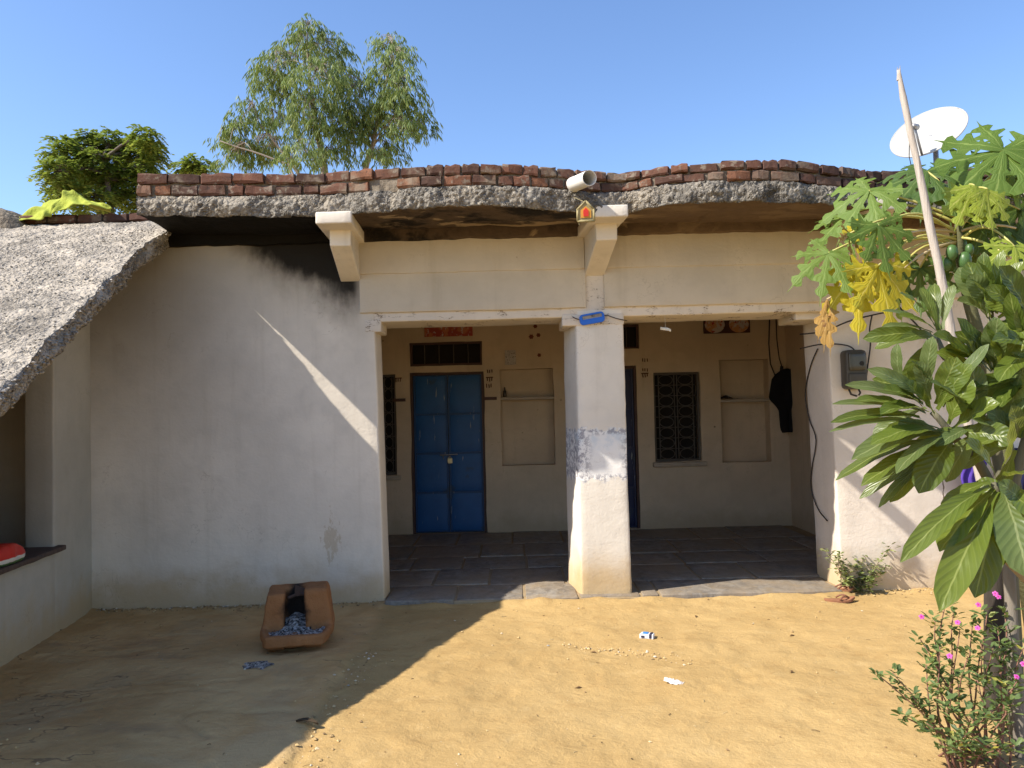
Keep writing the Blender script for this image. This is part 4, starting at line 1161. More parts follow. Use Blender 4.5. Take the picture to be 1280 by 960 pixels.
FL = [  # base px, base depth, tip px, tip depth, width px, pale?
    (1168, 408, 3.70, 1124, 362, 3.60, 24, 0), (1170, 414, 3.70, 1123, 390, 3.55, 19, 0), (1168, 412, 3.70, 1102, 384, 3.65, 12, 1), (1166, 416, 3.70, 1102, 404, 3.60, 12, 1),
    (1172, 412, 3.70, 1150, 356, 3.75, 14, 0), (1174, 415, 3.70, 1168, 350, 3.80, 16, 0), (1172, 424, 3.68, 1124, 421, 3.55, 17, 0), (1178, 412, 3.7, 1192, 352, 3.75, 16, 1),
    (1238, 392, 3.65, 1230, 310, 3.60, 23, 0), (1242, 390, 3.65, 1254, 308, 3.60, 17, 0), (1246, 392, 3.65, 1280, 322, 3.55, 24, 0), (1236, 396, 3.65, 1198, 330, 3.70, 28, 1),
    (1234, 398, 3.65, 1196, 372, 3.55, 22, 1), (1236, 400, 3.65, 1212, 345, 3.5, 20, 0), (1248, 398, 3.65, 1292, 372, 3.5, 28, 0), (1245, 402, 3.62, 1285, 420, 3.4, 30, 0),
    (1232, 472, 3.50, 1166, 412, 3.40, 46, 0), (1256, 470, 3.45, 1236, 398, 3.40, 44, 0), (1262, 475, 3.45, 1290, 410, 3.4, 40, 0), (1225, 470, 3.5, 1196, 392, 3.45, 30, 0), (1228, 478, 3.48, 1170, 436, 3.4, 30, 0),
    (1160, 486, 3.55, 1166, 416, 3.45, 22, 1), (1128, 482, 3.50, 1122, 426, 3.45, 18, 1), (1156, 500, 3.45, 1084, 456, 3.40, 22, 1), (1154, 505, 3.45, 1056, 474, 3.35, 17, 1), (1150, 503, 3.42, 1090, 470, 3.45, 24, 0),
    (1152, 508, 3.45, 1104, 482, 3.30, 24, 0), (1156, 515, 3.45, 1040, 497, 3.35, 13, 1), (1158, 518, 3.45, 1068, 494, 3.30, 24, 0), (1150, 522, 3.42, 1038, 520, 3.30, 19, 0), (1162, 500, 3.45, 1146, 448, 3.4, 22, 1),
    (1170, 505, 3.45, 1196, 442, 3.35, 30, 0), (1178, 508, 3.45, 1236, 424, 3.30, 20, 1), (1172, 512, 3.45, 1214, 450, 3.3, 28, 0), (1168, 518, 3.4, 1132, 474, 3.3, 26, 0), (1160, 515, 3.42, 1100, 512, 3.25, 26, 0),
    (1182, 540, 3.40, 1036, 530, 3.30, 15, 1), (1180, 545, 3.40, 1064, 566, 3.25, 34, 1), (1178, 548, 3.42, 1044, 592, 3.40, 20, 0), (1182, 552, 3.40, 1076, 600, 3.35, 26, 0), (1186, 545, 3.38, 1120, 584, 3.15, 24, 1),
    (1190, 552, 3.40, 1148, 610, 3.20, 40, 0), (1188, 556, 3.42, 1074, 616, 3.50, 18, 0), (1186, 558, 3.42, 1098, 628, 3.5, 14, 0), (1192, 556, 3.40, 1112, 622, 3.5, 26, 0), (1178, 540, 3.38, 1088, 548, 3.2, 28, 0),
    (1186, 530, 3.42, 1216, 470, 3.3, 34, 0), (1192, 536, 3.42, 1250, 500, 3.25, 34, 0), (1198, 540, 3.4, 1270, 545, 3.2, 34, 0),
    (1238, 602, 3.25, 1176, 634, 3.20, 24, 0), (1238, 608, 3.25, 1125, 692, 3.05, 33, 0), (1242, 612, 3.25, 1174, 682, 3.10, 42, 0), (1246, 615, 3.25, 1174, 752, 2.95, 46, 0), (1250, 615, 3.25, 1218, 738, 3.05, 42, 0),
    (1252, 610, 3.25, 1284, 715, 3.0, 58, 1), (1250, 600, 3.25, 1300, 590, 3.0, 36, 0), (1244, 596, 3.25, 1206, 545, 3.1, 30, 0), (1248, 594, 3.25, 1262, 520, 3.1, 34, 0), (1254, 606, 3.25, 1300, 650, 3.05, 40, 0),
    (1290, 440, 3.5, 1240, 420, 3.3, 30, 0), (1290, 445, 3.5, 1248, 470, 3.25, 34, 0), (1290, 438, 3.5, 1262, 360, 3.4, 28, 0), (1288, 450, 3.5, 1262, 520, 3.3, 34, 1), (1290, 442, 3.5, 1272, 380, 3.4, 26, 1)]
for (cx_, cy_, d_, n_, a0, a1) in ((1172, 418, 3.72, 3, 100, 260), (1240, 394, 3.68, 4, 20, 170), (1165, 506, 3.5, 3, 60, 230), (1186, 545, 3.45, 3, 150, 260), (1245, 470, 3.5, 7, 20, 200), (1292, 470, 3.45, 8, 100, 250), (1272, 555, 3.35, 10, 60, 250), (1225, 530, 3.4, 8, 60, 250), (1288, 400, 3.5, 5, 80, 200), (1282, 640, 3.2, 5, 110, 260)):
    for k in range(n_):
        a_ = math.radians(fq.uniform(a0, a1)); l_ = fq.uniform(55, 95)
        FL.append((cx_ + 8 * math.cos(a_), cy_ - 8 * math.sin(a_), d_, cx_ + l_ * math.cos(a_), cy_ - l_ * math.sin(a_) * .9, d_ + fq.uniform(-.18, .2), fq.uniform(20, 34), int(fq.random() < .3)))
for i, (bx, by, bd, tx, ty, td, wpx, pale) in enumerate(FL):
    b, t = atd(bx, by, bd), atd(tx, ty, td); wv = wpx / FPX * td * fq.uniform(1.12, 1.42)
    d = (t - b).normalized(); vw = (CAMPOS - (b + t) * .5).normalized()
    n = (vw * fq.uniform(.45, 1.0) + Vector((0, 0, 1)) * fq.uniform(.3, .9) + Vector((fq.uniform(-.5, .4), 0, 0)))
    blade_leaf(frang, b, t, wv, L_frang2 if pale else L_frang, n, fq.uniform(.03, .10), fq.uniform(.12, .4), .13, 'leaf', .10, i)

# ------------------------------------------------------------------ periwinkle bush
kq = random.Random(44); pb = atz(1212, 958); peri = thing('periwinkle_bush', 'leggy periwinkle bush with pink flowers below the frangipani', 'plant', (pb.x, pb.y, 0))
m = MB(); lv = MB(); flowers = []
tipsp = [(1100, 845, 3.25), (1118, 842, 3.3), (1128, 895, 3.2), (1155, 830, 3.3), (1150, 800, 3.35), (1168, 775, 3.35), (1182, 750, 3.4), (1192, 765, 3.45), (1176, 800, 3.3), (1200, 790, 3.35), (1215, 775, 3.4), (1232, 770, 3.4), (1245, 785, 3.35), (1255, 765, 3.4),
         (1225, 800, 3.3), (1210, 820, 3.25), (1240, 810, 3.25), (1258, 815, 3.3), (1195, 845, 3.2), (1222, 850, 3.15), (1250, 850, 3.15), (1275, 850, 3.2), (1170, 860, 3.2), (1160, 905, 3.1), (1215, 895, 3.05), (1240, 890, 3.05), (1265, 880, 3.1), (1205, 920, 3.0), (1188, 880, 3.1), (1280, 810, 3.3), (1180, 930, 3.0), (1140, 870, 3.2), (1272, 930, 3.0), (1235, 930, 3.0)]
def small_leaf(mb, p, d, L, wd, n):
    s = d.cross(n).normalized() * wd * .5
    mb.add([p, p + d * L * .3 - s * .8, p + d * L * .65 - s, p + d * L - n * L * .1, p + d * L * .65 + s, p + d * L * .3 + s * .8, p + d * L * .5 - n * L * .06], [(0, 1, 6, 5), (1, 2, 6), (2, 3, 6), (3, 4, 6), (4, 5, 6)])
for (tx, ty, td) in tipsp:
    t = atd(tx, ty, td); b = Vector((pb.x + kq.uniform(-.10, .18), pb.y + kq.uniform(-.06, .10), 0)); b.z = gz(b.x, b.y) - .01
    pts = []; n = 9
    bulge = Vector((kq.uniform(-.05, .03), kq.uniform(-.04, .04), 0))
    for i in range(n + 1):
        s = i / n; p = b.lerp(t, s) + bulge * math.sin(math.pi * s) + noise.noise_vector(b.lerp(t, s) * 7) * .012; pts.append(p)
    m.tube(pts, [lerp(.0052, .0022, i / n) for i in range(n + 1)], 5)
    for i in range(3, n + 1):
        s = i / n; dens = 1 if s < .6 else 2
        if s < .5 and kq.random() < .55: continue
        p = pts[i]; tdn = (pts[i] - pts[i - 1]).normalized()
        for k in range(3 * dens + (7 if i == n else 0)):
            a = kq.uniform(0, 6.28); d = (Vector((math.cos(a), math.sin(a), kq.uniform(-.1, .7))) + tdn * .35).normalized()
            nn = (Vector((0, 0, 1)) + Vector((kq.uniform(-.5, .5), kq.uniform(-.5, .5), 0))).normalized()
            small_leaf(lv, p + Vector((kq.uniform(-.022, .022), kq.uniform(-.022, .022), kq.uniform(-.03, .02))), d, kq.uniform(.028, .052), kq.uniform(.013, .022), nn)
m.build('stems', B_peri, peri, True); lv.build('foliage', L_peri, peri)
M_pink = flat('pink_petal', (.42, .07, .30), .6, .3, .2, 30)
M_eye = flat('flower_eye', (.40, .01, .12), .6, .3, .1, 30)
for (px, py, d) in ((1152, 771, 3.3), (1197, 778, 3.3), (1222, 785, 3.28), (1223, 756, 3.35), (1248, 746, 3.38), (1187, 820, 3.2), (1271, 846, 3.15), (1279, 830, 3.2), (1244, 742, 3.4)):
    c = atd(px, py, d); nf = ((CAMPOS - c).normalized() + Vector((kq.uniform(-.6, .6), 0, kq.uniform(.2, .8)))).normalized(); a1 = nf.orthogonal().normalized(); a2 = nf.cross(a1); mm = MB(); r = .0115
    for k in range(5):
        a = 2 * math.pi * k / 5; dd = a1 * math.cos(a) + a2 * math.sin(a); ss_ = nf.cross(dd)
        mm.add([c, c + dd * r * .55 - ss_ * r * .42 + nf * .002, c + dd * r - ss_ * r * .28, c + dd * r * 1.02 + ss_ * r * .3, c + dd * r * .55 + ss_ * r * .42 + nf * .002], [(0, 1, 2, 3, 4)], 0)
    mm.tube([c + nf * .003, c - nf * .02], [.003, .0015], 5, 1); mm.build('flower', [M_pink, M_eye], peri)

# ------------------------------------------------------------------ small weed at the right pier
wq = random.Random(9); wb = atz(1070, 740); weed = thing('weed', 'small dusty green weed growing against the foot of the right pier', 'plant', (wb.x, wb.y, 0)); m = MB(); lv = MB()
tips = [(1033, 690), (1048, 692), (1046, 700), (1062, 688), (1072, 690), (1078, 698), (1090, 700), (1100, 692), (1113, 684), (1108, 708), (1095, 715), (1085, 705), (1068, 705), (1060, 715), (1075, 715), (1092, 728), (1056, 725), (1103, 722), (1082, 722), (1066, 728)]
for (tx, ty) in tips:
    t = aty(tx, ty, wb.y + wq.uniform(-.12, .10)); b = Vector((wb.x + wq.uniform(-.05, .06), wb.y + wq.uniform(-.04, .04), -.01)); pts = [b.lerp(t, i / 6) + noise.noise_vector(b.lerp(t, i / 6) * 9) * .012 for i in range(7)]
    m.tube(pts, [lerp(.0042, .0018, i / 6) for i in range(7)], 5)
    for i in range(2, 7):
        for k in range(11 if i > 4 else 7):
            a = wq.uniform(0, 6.28); d = Vector((math.cos(a), math.sin(a), wq.uniform(-.2, .7))).normalized()
            small_leaf(lv, pts[i] + Vector((wq.uniform(-.03, .03), wq.uniform(-.03, .03), wq.uniform(-.03, .03))), d, wq.uniform(.03, .055), wq.uniform(.015, .026), Vector((wq.uniform(-.4, .4), wq.uniform(-.4, .4), 1)).normalized())
m.build('stems', B_weed, weed, True); lv.build('foliage', L_weed, weed)

# ------------------------------------------------------------------ posts and poles at the right
def simple_pole(name, label, cat, pts, rs, mat, sides=9, wob=.006, grp=None):
    b = pts[0]; t = thing(name, label, cat, (b[0], b[1], max(0, b[2]))); m = MB(); D_ = []; R_ = []
    for i in range(len(pts) - 1):
        for k in range(6):
            s = k / 6; p = Vector(pts[i]).lerp(Vector(pts[i + 1]), s); D_.append(p + noise.noise_vector(p * 5) * wob); R_.append(lerp(rs[i], rs[i + 1], s) * (1 + .12 * noise.noise(p * 7)))
    D_.append(Vector(pts[-1])); R_.append(rs[-1]); m.tube(D_, R_, sides); m.build('shaft', mat, t, True); return t
p1 = atd(1123, 88, 4.6); p2 = atd(1180, 370, 4.6); k = (p1.z + .05) / (p1.z - p2.z); p3 = p1 + (p2 - p1) * k
pole = simple_pole('wooden_pole', 'bleached bare wooden pole leaning up past the satellite dish', 'pole', [p3, p2, p1.lerp(p2, .12), p1], [.030, .026, .019, .010], B_pole, 9, .010)
m = MB()
for s in range(5):
    c = p1 + Vector((U(-.008, .008), U(-.008, .008), 0)); m.tube([c - Vector((0, 0, .06)), c + Vector((U(-.004, .004), 0, U(.005, .03)))], [.006, .001], 5)
m.build('splinters', B_pole, pole)
q0, q1 = atz(1252, 905), atd(1243, 655, 3.75)
simple_pole('timber_post', 'dark timber post standing behind the periwinkle', 'post', [Vector((q0.x, -2.55, -.05)), Vector((q1.x, -2.55, q1.z))], [.055, .045], B_dark)  # near-black brown bark colour
simple_pole('stick', 'thick pale cut stick resting on the dark posts', 'stick', [atd(1305, 745, 3.3), atd(1253, 692, 3.25)], [.026, .022], bark_mat('cut_stick', (.20, .155, .10), (.38, .30, .20)))
q0 = atd(1278, 930, 3.35); q1 = atd(1262, 745, 3.40)
simple_pole('timber_post', 'slim grey stake rising through the periwinkle stems', 'post', [Vector((q0.x, q0.y, -.05)), q1, atd(1256, 640, 3.42)], [.028, .024, .02], bark_mat('grey_stake', (.13, .11, .09), (.25, .22, .18)))
M_purple = flat('purple_cloth', (.09, .05, .30), .85, .1, .4, 9)
# purple and navy cloths hanging on the wall
m = MB(); nx_, nz_ = 12, 16; vs = []
for j in range(nz_ + 1):
    for i in range(nx_ + 1):
        c = aty(lerp(1202, 1232, i / nx_), lerp(566, 652, j / nz_) , -.10); t = j / nz_
        vs.append(c + Vector((.02 * math.sin(j * .8), -.02 * math.sin(i * 1.4 + j * .12) - .02 * t, 0)))
fs = [(j * (nx_ + 1) + i, j * (nx_ + 1) + i + 1, (j + 1) * (nx_ + 1) + i + 1, (j + 1) * (nx_ + 1) + i) for j in range(nz_) for i in range(nx_)]
o = mk('hanging_cloth', vs, fs, M_purple, None, True, loc=tuple(aty(1217, 652, -.1))); tag(o, 'purple cloth hanging on the wall behind the frangipani', 'cloth')
so_ = o.modifiers.new('solid', 'SOLIDIFY'); so_.thickness = .004

vs = []
for j in range(nz_ + 1):
    for i in range(nx_ + 1):
        c = aty(lerp(1252, 1300, i / nx_), lerp(560, 690, j / nz_), -.12)
        vs.append(c + Vector((.02 * math.sin(j * .6), -.025 * math.sin(i * 1.2 + j * .1), 0)))
o = mk('hanging_cloth', vs, fs, flat('navy_cloth', (.018, .020, .06), .9, .1, .4, 9), None, True, loc=tuple(aty(1276, 690, -.12))); tag(o, 'dark navy cloth hanging on the wall beside the purple one', 'cloth')
so_ = o.modifiers.new('solid', 'SOLIDIFY'); so_.thickness = .004
# ------------------------------------------------------------------ satellite dish on the roof
dc = atd(1160, 165, 7.2); dish = thing('satellite_dish', 'white satellite dish on a short mast on the roof', 'satellite dish', (dc.x + .08, dc.y + .15, 3.1))
vw = (CAMPOS - dc).normalized(); rtv = vw.cross(Vector((0, 0, 1))).normalized() * -1; upv = rtv.cross(vw) * -1
rtv = RT; upv = UP
minor = (rtv * -.36 + upv * .93).normalized(); n = (vw * .60 + minor * .80).normalized(); a1 = (rtv * .93 + upv * .36).normalized(); a1 = (a1 - n * a1.dot(n)).normalized(); a2 = n.cross(a1)
R = .335; vs = [dc - n * .06]; fs = []; NR, NA = 7, 40
for i in range(1, NR + 1):
    r = R * i / NR
    for k in range(NA):
        a = 2 * math.pi * k / NA; vs.append(dc + (a1 * math.cos(a) + a2 * math.sin(a) * 1.0) * r + n * (.06 * (i / NR) ** 2 - .06))
for k in range(NA): fs.append((0, 1 + k, 1 + (k + 1) % NA))
for i in range(NR - 1):
    for k in range(NA): a, b = 1 + i * NA + k, 1 + i * NA + (k + 1) % NA; fs.append((a, a + NA, b + NA, b))
o = mk('reflector', vs, fs, M_dish, dish, True); sm = o.modifiers.new('solid', 'SOLIDIFY'); sm.thickness = .008; sm.offset = 0
m = MB(); m.tube([dc + (a1 * math.cos(2 * math.pi * k / NA) + a2 * math.sin(2 * math.pi * k / NA)) * R for k in range(NA + 1)], .007, 6); m.build('rim', M_dish, dish, True)
low = min(vs[-NA:], key=lambda p: p.z); lnb = atd(1143, 158, 6.92)
m = MB(); m.tube([low, low + (lnb - low) * .9], .011, 8); m.build('feed_arm', M_metalgrey, dish, True)
m = MB(); ln = (dc - lnb).normalized(); m.tube([lnb - ln * .04, lnb + ln * .0, lnb + ln * .03, lnb + ln * .055], [.022, .026, .026, .03], 12); m.build('receiver_head', M_metalgrey, dish, True)
m = MB(); mt = dc - n * .10; m.tube([Vector((mt.x + .05, mt.y + .02, 3.08)), Vector((mt.x + .05, mt.y + .02, dc.z - .02))], .024, 10); m.tube([Vector((mt.x + .05, mt.y + .02, dc.z - .04)), dc - n * .06], .02, 8); m.build('mast', M_metalgrey, dish, True)
m = MB(); c0 = lnb; m.tube([c0, c0 + Vector((-.06, -.02, -.12)), c0 + Vector((-.07, -.02, -.28)), c0 + Vector((-.03, .0, -.45)), c0 + Vector((.05, .1, -.60)), c0 + Vector((.15, .25, -.66))], .004, 6); m.build('cable', M_wire, dish, True)

# ------------------------------------------------------------------ yellow green cloth on the kerb, rubble at the far left
M_cloth = flat('yellow_green_cloth', (.30, .335, .055), .9, .1, .3, 9, bump=.02)
def sheet(fn, nu, nv):
    vs = [fn(i / nu, j / nv) for j in range(nv + 1) for i in range(nu + 1)]
    fs = [(j * (nu + 1) + i, j * (nu + 1) + i + 1, (j + 1) * (nu + 1) + i + 1, (j + 1) * (nu + 1) + i) for j in range(nv) for i in range(nu)]
    return vs, fs
topc = [(24, 272), (45, 258), (60, 251), (78, 246), (82, 240), (92, 238), (104, 246), (118, 252), (138, 257)]
botc = [(24, 275), (50, 275), (58, 272), (62, 268), (72, 262), (92, 257), (108, 256), (120, 257), (138, 259)]
def cl(u, v_):
    xs_ = [i / 8 for i in range(9)]
    tx = np.interp(u, xs_, [p[0] for p in topc]); ty = np.interp(u, xs_, [p[1] for p in topc]); bx = np.interp(u, xs_, [p[0] for p in botc]); by = np.interp(u, xs_, [p[1] for p in botc])
    s = min(1, v_ * 1.6); px, py = lerp(bx, tx, s), lerp(by, ty, s); y = lerp(-.02, .12, s) + (max(0, v_ - .625) * .6)
    p = aty(px, py, y); p.z -= max(0, v_ - .625) * .15
    f_ = math.sin(u * 31 + v_ * 9) * .014 + math.sin(u * 11 - v_ * 7) * .016 + .02 * noise.noise(Vector((u * 14, v_ * 6, 1)))
    return p + Vector((0, -f_, f_ * .3))
vs, fs = sheet(cl, 60, 16); c0 = aty(80, 262, .1); o = mk('cloth', vs, fs, M_cloth, None, True, loc=tuple(c0)); tag(o, 'crumpled yellow green cloth draped over the brick kerb', 'cloth'); sm = o.modifiers.new('solid', 'SOLIDIFY'); sm.thickness = .006
rb = aty(5, 275, .25); v, f = gbox((-4.9, -.05, 2.85), (-3.98, .5, 3.34), .05, .10, .05, 3, lambda p: Vector((p.x, p.y, p.z - (.16 * smooth01((p.x + 4.25) / .3) if p.z > 3.1 else 0))), .025, 10, 4)
o = mk('rubble_heap', v, f, concrete_mat('rubble', (.10, .085, .07), (.22, .185, .14), 30), None, True, loc=(-4.3, .2, 2.86)); tag(o, 'dark heap of rubble on the roof left of the yellow green cloth', 'rubble')

# ------------------------------------------------------------------ clay stove with ash
sc = atz(372, 803); sc.z = 0; stove = thing('clay_stove', 'horseshoe shaped brown clay cooking stove filled with grey ash', 'stove', sc)
def clay_mat():
    m = Mat('brown_clay', .85, .2); p = m.obj(); n = m.noise(p, 9, 5, .6); x, y, z = m.xyz(p)[0:3]
    col = m.mix(n, (.22, .095, .035), (.36, .165, .065))
    # soot round the fire mouth
    e = m.addm(m.addm(m.mul(m.math('ABSOLUTE', m.addm(x, .012)), 8.5), m.mul(m.math('ABSOLUTE', m.addm(z, -.22)), 3.2)), m.mul(m.addm(n, -.5), .8))
    col = m.mix(m.mul(m.ss(e, 1.0, .55), m.ss(y, -.16, -.04)), col, (.018, .014, .012))
    return m.done(col, m.bump(m.addm(m.noise(p, 30, 5, .7), m.mul(m.noise(p, 90, 3), .4)), .9, .010))
def remeshed(name, boxes, mat, parent, rotz, loc, vox=.011, smooth_it=10, shape=None):
    m = MB()
    for lo, hi in boxes: m.box(lo, hi)
    me = bpy.data.meshes.new(name); me.from_pydata([tuple(v) for v in m.v], [], m.f); o = bpy.data.objects.new(name, me); COL.objects.link(o)
    r = o.modifiers.new('r', 'REMESH'); r.mode = 'VOXEL'; r.voxel_size = vox
    s = o.modifiers.new('s', 'SMOOTH'); s.factor = .5; s.iterations = smooth_it
    dg = bpy.context.evaluated_depsgraph_get(); ev = bpy.data.meshes.new_from_object(o.evaluated_get(dg)); bpy.data.objects.remove(o)
    for v_ in ev.vertices:
        p = v_.co.copy()
        if shape: p = shape(p)
        v_.co = p + noise.noise_vector(p * 7) * .010 + noise.noise_vector(p * 23) * .004
    ev.materials.clear(); ev.materials.append(mat); ev.polygons.foreach_set('use_smooth', [True] * len(ev.polygons))
    ob = bpy.data.objects.new(name, ev); COL.objects.link(ob); ob.parent = parent; ob.location = loc; ob.rotation_euler = (0, 0, rotz); return ob
def st_shape(p):
    if p.y < -.02:
        t = (-.02 - p.y) / .25; p.x *= 1 - .22 * t ** 2.2
    if p.z > .1: p.x *= 1 - .13 * (p.z - .1) / .2
    if p.z < .05: p.x *= .90; p.y *= .92
    if p.y < -.15: p.y -= .035 * math.cos(p.x * 6.5) ; p.z -= .012 * (p.x + .1)
    if p.z > .2 and p.y < .05: p.y += .10 * (p.z - .2)
    p.z *= 1.12
    return p
tray = [((-.225, -.26, .035), (.225, .22, .085)), ((-.235, -.27, .06), (-.19, .10, .115)), ((.19, -.27, .06), (.235, .10, .115)), ((-.235, -.275, .05), (.235, -.215, .115)),
        ((-.225, -.05, .06), (-.085, .22, .305)), ((.055, -.05, .06), (.24, .22, .325)), ((-.225, .13, .06), (.235, .23, .315)), ((-.19, -.16, .0), (-.08, .15, .05)), ((.06, -.16, .0), (.19, .15, .05))]
M_clay = clay_mat()
body = remeshed('body', tray, M_clay, stove, .20, (0, 0, 0), .0105, 14, st_shape)
def ash_mat():
    m = Mat('ash', .97, .1); p = m.obj(); n = m.noise(p, 38, 5, .75); n2 = m.noise(p, 18, 3)
    col = m.mix(m.ss(n, .40, .62), (.07, .062, .055), (.50, .465, .42)); col = m.mix(m.mul(m.ss(n2, .56, .66), .6), col, (.03, .028, .03))
    return m.done(col, m.bump(n, .9, .008))
M_ash = ash_mat()
def ashf(u, v_):
    x = lerp(-.20, .20, u); y = lerp(-.24, .15, v_); fr = 1 - .22 * max(0, (-.02 - y) / .25) ** 2.2; x *= fr * .97
    z = .100 + .022 * fbm(Vector((x * 14, y * 14, 1)), 4) + .075 * smooth01((y + .15) / .30) * math.exp(-((x + .005) / .09) ** 2)
    if y > -.06 and abs(x) > .10: z = .07
    p = Vector((x, y, z)); p.rotate(Matrix.Rotation(.20, 3, 'Z')); return sc + p
vs, fs = sheet(ashf, 46, 46); mk('ash_bed', vs, fs, M_ash, stove, True)
q = random.Random(3); m = MB()
for k in range(90): 
    x, y = q.uniform(-.17, .17), q.uniform(-.22, .1); p = Vector((x, y, .105 + .07 * smooth01((y + .15) / .3) * math.exp(-(x / .09) ** 2))); p.rotate(Matrix.Rotation(.20, 3, 'Z')); pebble_mesh(m, sc + p, q.uniform(.004, .010), q)
o = m.build('charcoal_bits', M_black, stove); tag(o, kind='stuff')
M_rust = flat('rusty_trivet', (.07, .045, .035), .85, .2, .4, 12)
for (a, b) in (((-.06, .02, .30), (.02, .09, .315)), ((.08, .0, .315), (-.01, .08, .315)), ((.0, .17, .31), (.0, .06, .325))):
    m = MB(); pa, pb_ = Vector(a), Vector(b); [p.rotate(Matrix.Rotation(.2, 3, 'Z')) for p in (pa, pb_)]; m.tube([sc + pa, sc + pb_], .011, 7); m.build('trivet_bar', M_rust, stove, True)
m = MB(); m.add([sc + Vector(v_) for v_ in ((-.03, .045, .30), (.06, .05, .31), (.05, .055, .345), (-.025, .05, .375), (-.03, .055, .30), (.06, .062, .31), (.05, .066, .345), (-.025, .062, .375))], [(0, 1, 2, 3), (7, 6, 5, 4), (0, 4, 5, 1), (1, 5, 6, 2), (2, 6, 7, 3), (3, 7, 4, 0)]); m.build('metal_scrap', M_rust, stove)
# spilled ash on the ground
ac = atz(320, 834); vs = []; 
def ashs(u, v_):
    a = u * 2 * math.pi; r = v_ * .075 * (1 + .45 * noise.noise(Vector((math.cos(a) * 1.6, math.sin(a) * 1.6, 4)))); x, y = ac.x + r * math.cos(a) * 1.2, ac.y + r * math.sin(a)
    return Vector((x, y, gz(x, y) + .003 + .012 * (1 - v_) + .006 * noise.noise(Vector((x * 60, y * 60, 0))) * (1 - v_)))
vs, fs = sheet(ashs, 30, 8); o = mk('ash_pile', vs, [g[::-1] for g in fs], M_ash, None, True, loc=(ac.x, ac.y, 0)); tag(o, 'small spill of pale ash on the ground in front of the stove', 'ash')

# ------------------------------------------------------------------ things on the house front
# hanging toran charm
hc = atd(732, 266, 5.32); M_gold = flat('gold_straw', (.28, .23, .11), .7, .3, .35, 30, bump=.006); M_red = flat('red_cloth', (.55, .03, .02), .7, .3, .2, 20); M_org = flat('orange_felt', (.55, .26, .05), .8, .2, .2, 20)
charm = thing('hanging_charm', 'small gold house shaped charm with red centre hanging from the rain spout', 'ornament', hc - Vector((0, 0, .08)))
def penta(sx, sz, y0, y1, top):
    P = [(-sx, -sz), (sx, -sz), (sx, sz * .35), (0, sz * top), (-sx, sz * .35)]
    vs = [hc + Vector((a, y0, b)) for a, b in P] + [hc + Vector((a, y1, b)) for a, b in P]
    return vs, [(0, 1, 2, 3, 4), (9, 8, 7, 6, 5)] + [(i, i + 5, (i + 1) % 5 + 5, (i + 1) % 5) for i in range(5)]
v, f = penta(.050, .058, -.016, .016, 1.15); mk('back_board', v, f, M_gold, charm)
v, f = penta(.036, .040, -.020, -.014, 1.05); mk('orange_panel', v, f, M_org, charm)
v, f = penta(.018, .030, -.024, -.018, 1.0); mk('red_panel', v, f, M_red, charm)
m = MB()
for (a, b) in (((-.06, -.062), (.06, -.062)), ((-.058, -.06), (-.056, .022)), ((.058, -.06), (.056, .022)), ((-.062, .016), (0, .078)), ((.062, .016), (0, .078))): m.tube([hc + Vector((a[0], -.014, a[1])), hc + Vector((b[0], -.014, b[1]))], .0085, 6)
m.build('rope_border', M_gold, charm, True)
m = MB(); m.tube([hc + Vector((0, 0, .075)), A.lerp(B, .35) + Vector((.0, 0, -.05))], .0018, 5); m.build('string', M_gold, charm)
m = MB(); m.tube([hc + Vector((-.05, -.01, -.06)), hc + Vector((-.047, -.01, -.085))], .004, 5); m.build('tassel', M_gold, charm)

# blue plastic loop on the column
bc = aty(740, 398, -.035); M_bl = flat('blue_plastic', (.008, .13, .62), .45, .45, .15, 9)
bl = thing('plastic_loop', 'bright blue plastic loop wired flat to the top of the column', 'plastic loop', bc - Vector((0, 0, .05)))
def rr_loop(hw, hh, r, n=8):
    P = []
    for cx, cz, a0 in ((hw - r, hh - r, 0), (-hw + r, hh - r, 90), (-hw + r, -hh + r, 180), (hw - r, -hh + r, 270)):
        for k in range(n + 1): a = math.radians(a0 + 90 * k / n); P.append((cx + r * math.cos(a), cz + r * math.sin(a)))
    return P
Po = rr_loop(.103, .044, .030); Pi = [(x * .78 + .004, z * .40 + .014) for x, z in rr_loop(.103, .034, .012)]
rot = math.radians(9); vs = []
for y in (-.012, .012):
    for P in (Po, Pi):
        for (x, z) in P: vs.append(bc + Vector((x * math.cos(rot) - z * math.sin(rot), y, x * math.sin(rot) + z * math.cos(rot))))
n = len(Po); fs = []
for k in range(n):
    j = (k + 1) % n; fs += [(k, j, n + j, n + k), (2 * n + j, 2 * n + k, 3 * n + k, 3 * n + j), (j, k, 2 * n + k, 2 * n + j), (n + k, n + j, 3 * n + j, 3 * n + k)]
o = mk('loop', vs, fs, M_bl, bl); bv = o.modifiers.new('b', 'BEVEL'); bv.width = .005; bv.segments = 2; bv.limit_method = 'ANGLE'
m = MB(); m.tube([aty(755, 395, -.03), aty(759, 394, -.03), aty(770, 398, -.03), aty(784, 401, -.02)], .004, 6); m.build('wire', M_wire, bl, True)
m = MB(); m.tube([aty(716, 396, -.008), aty(717, 397, -.03), aty(725, 400, -.032)], .004, 6); m.build('nail', M_rust, bl, True)

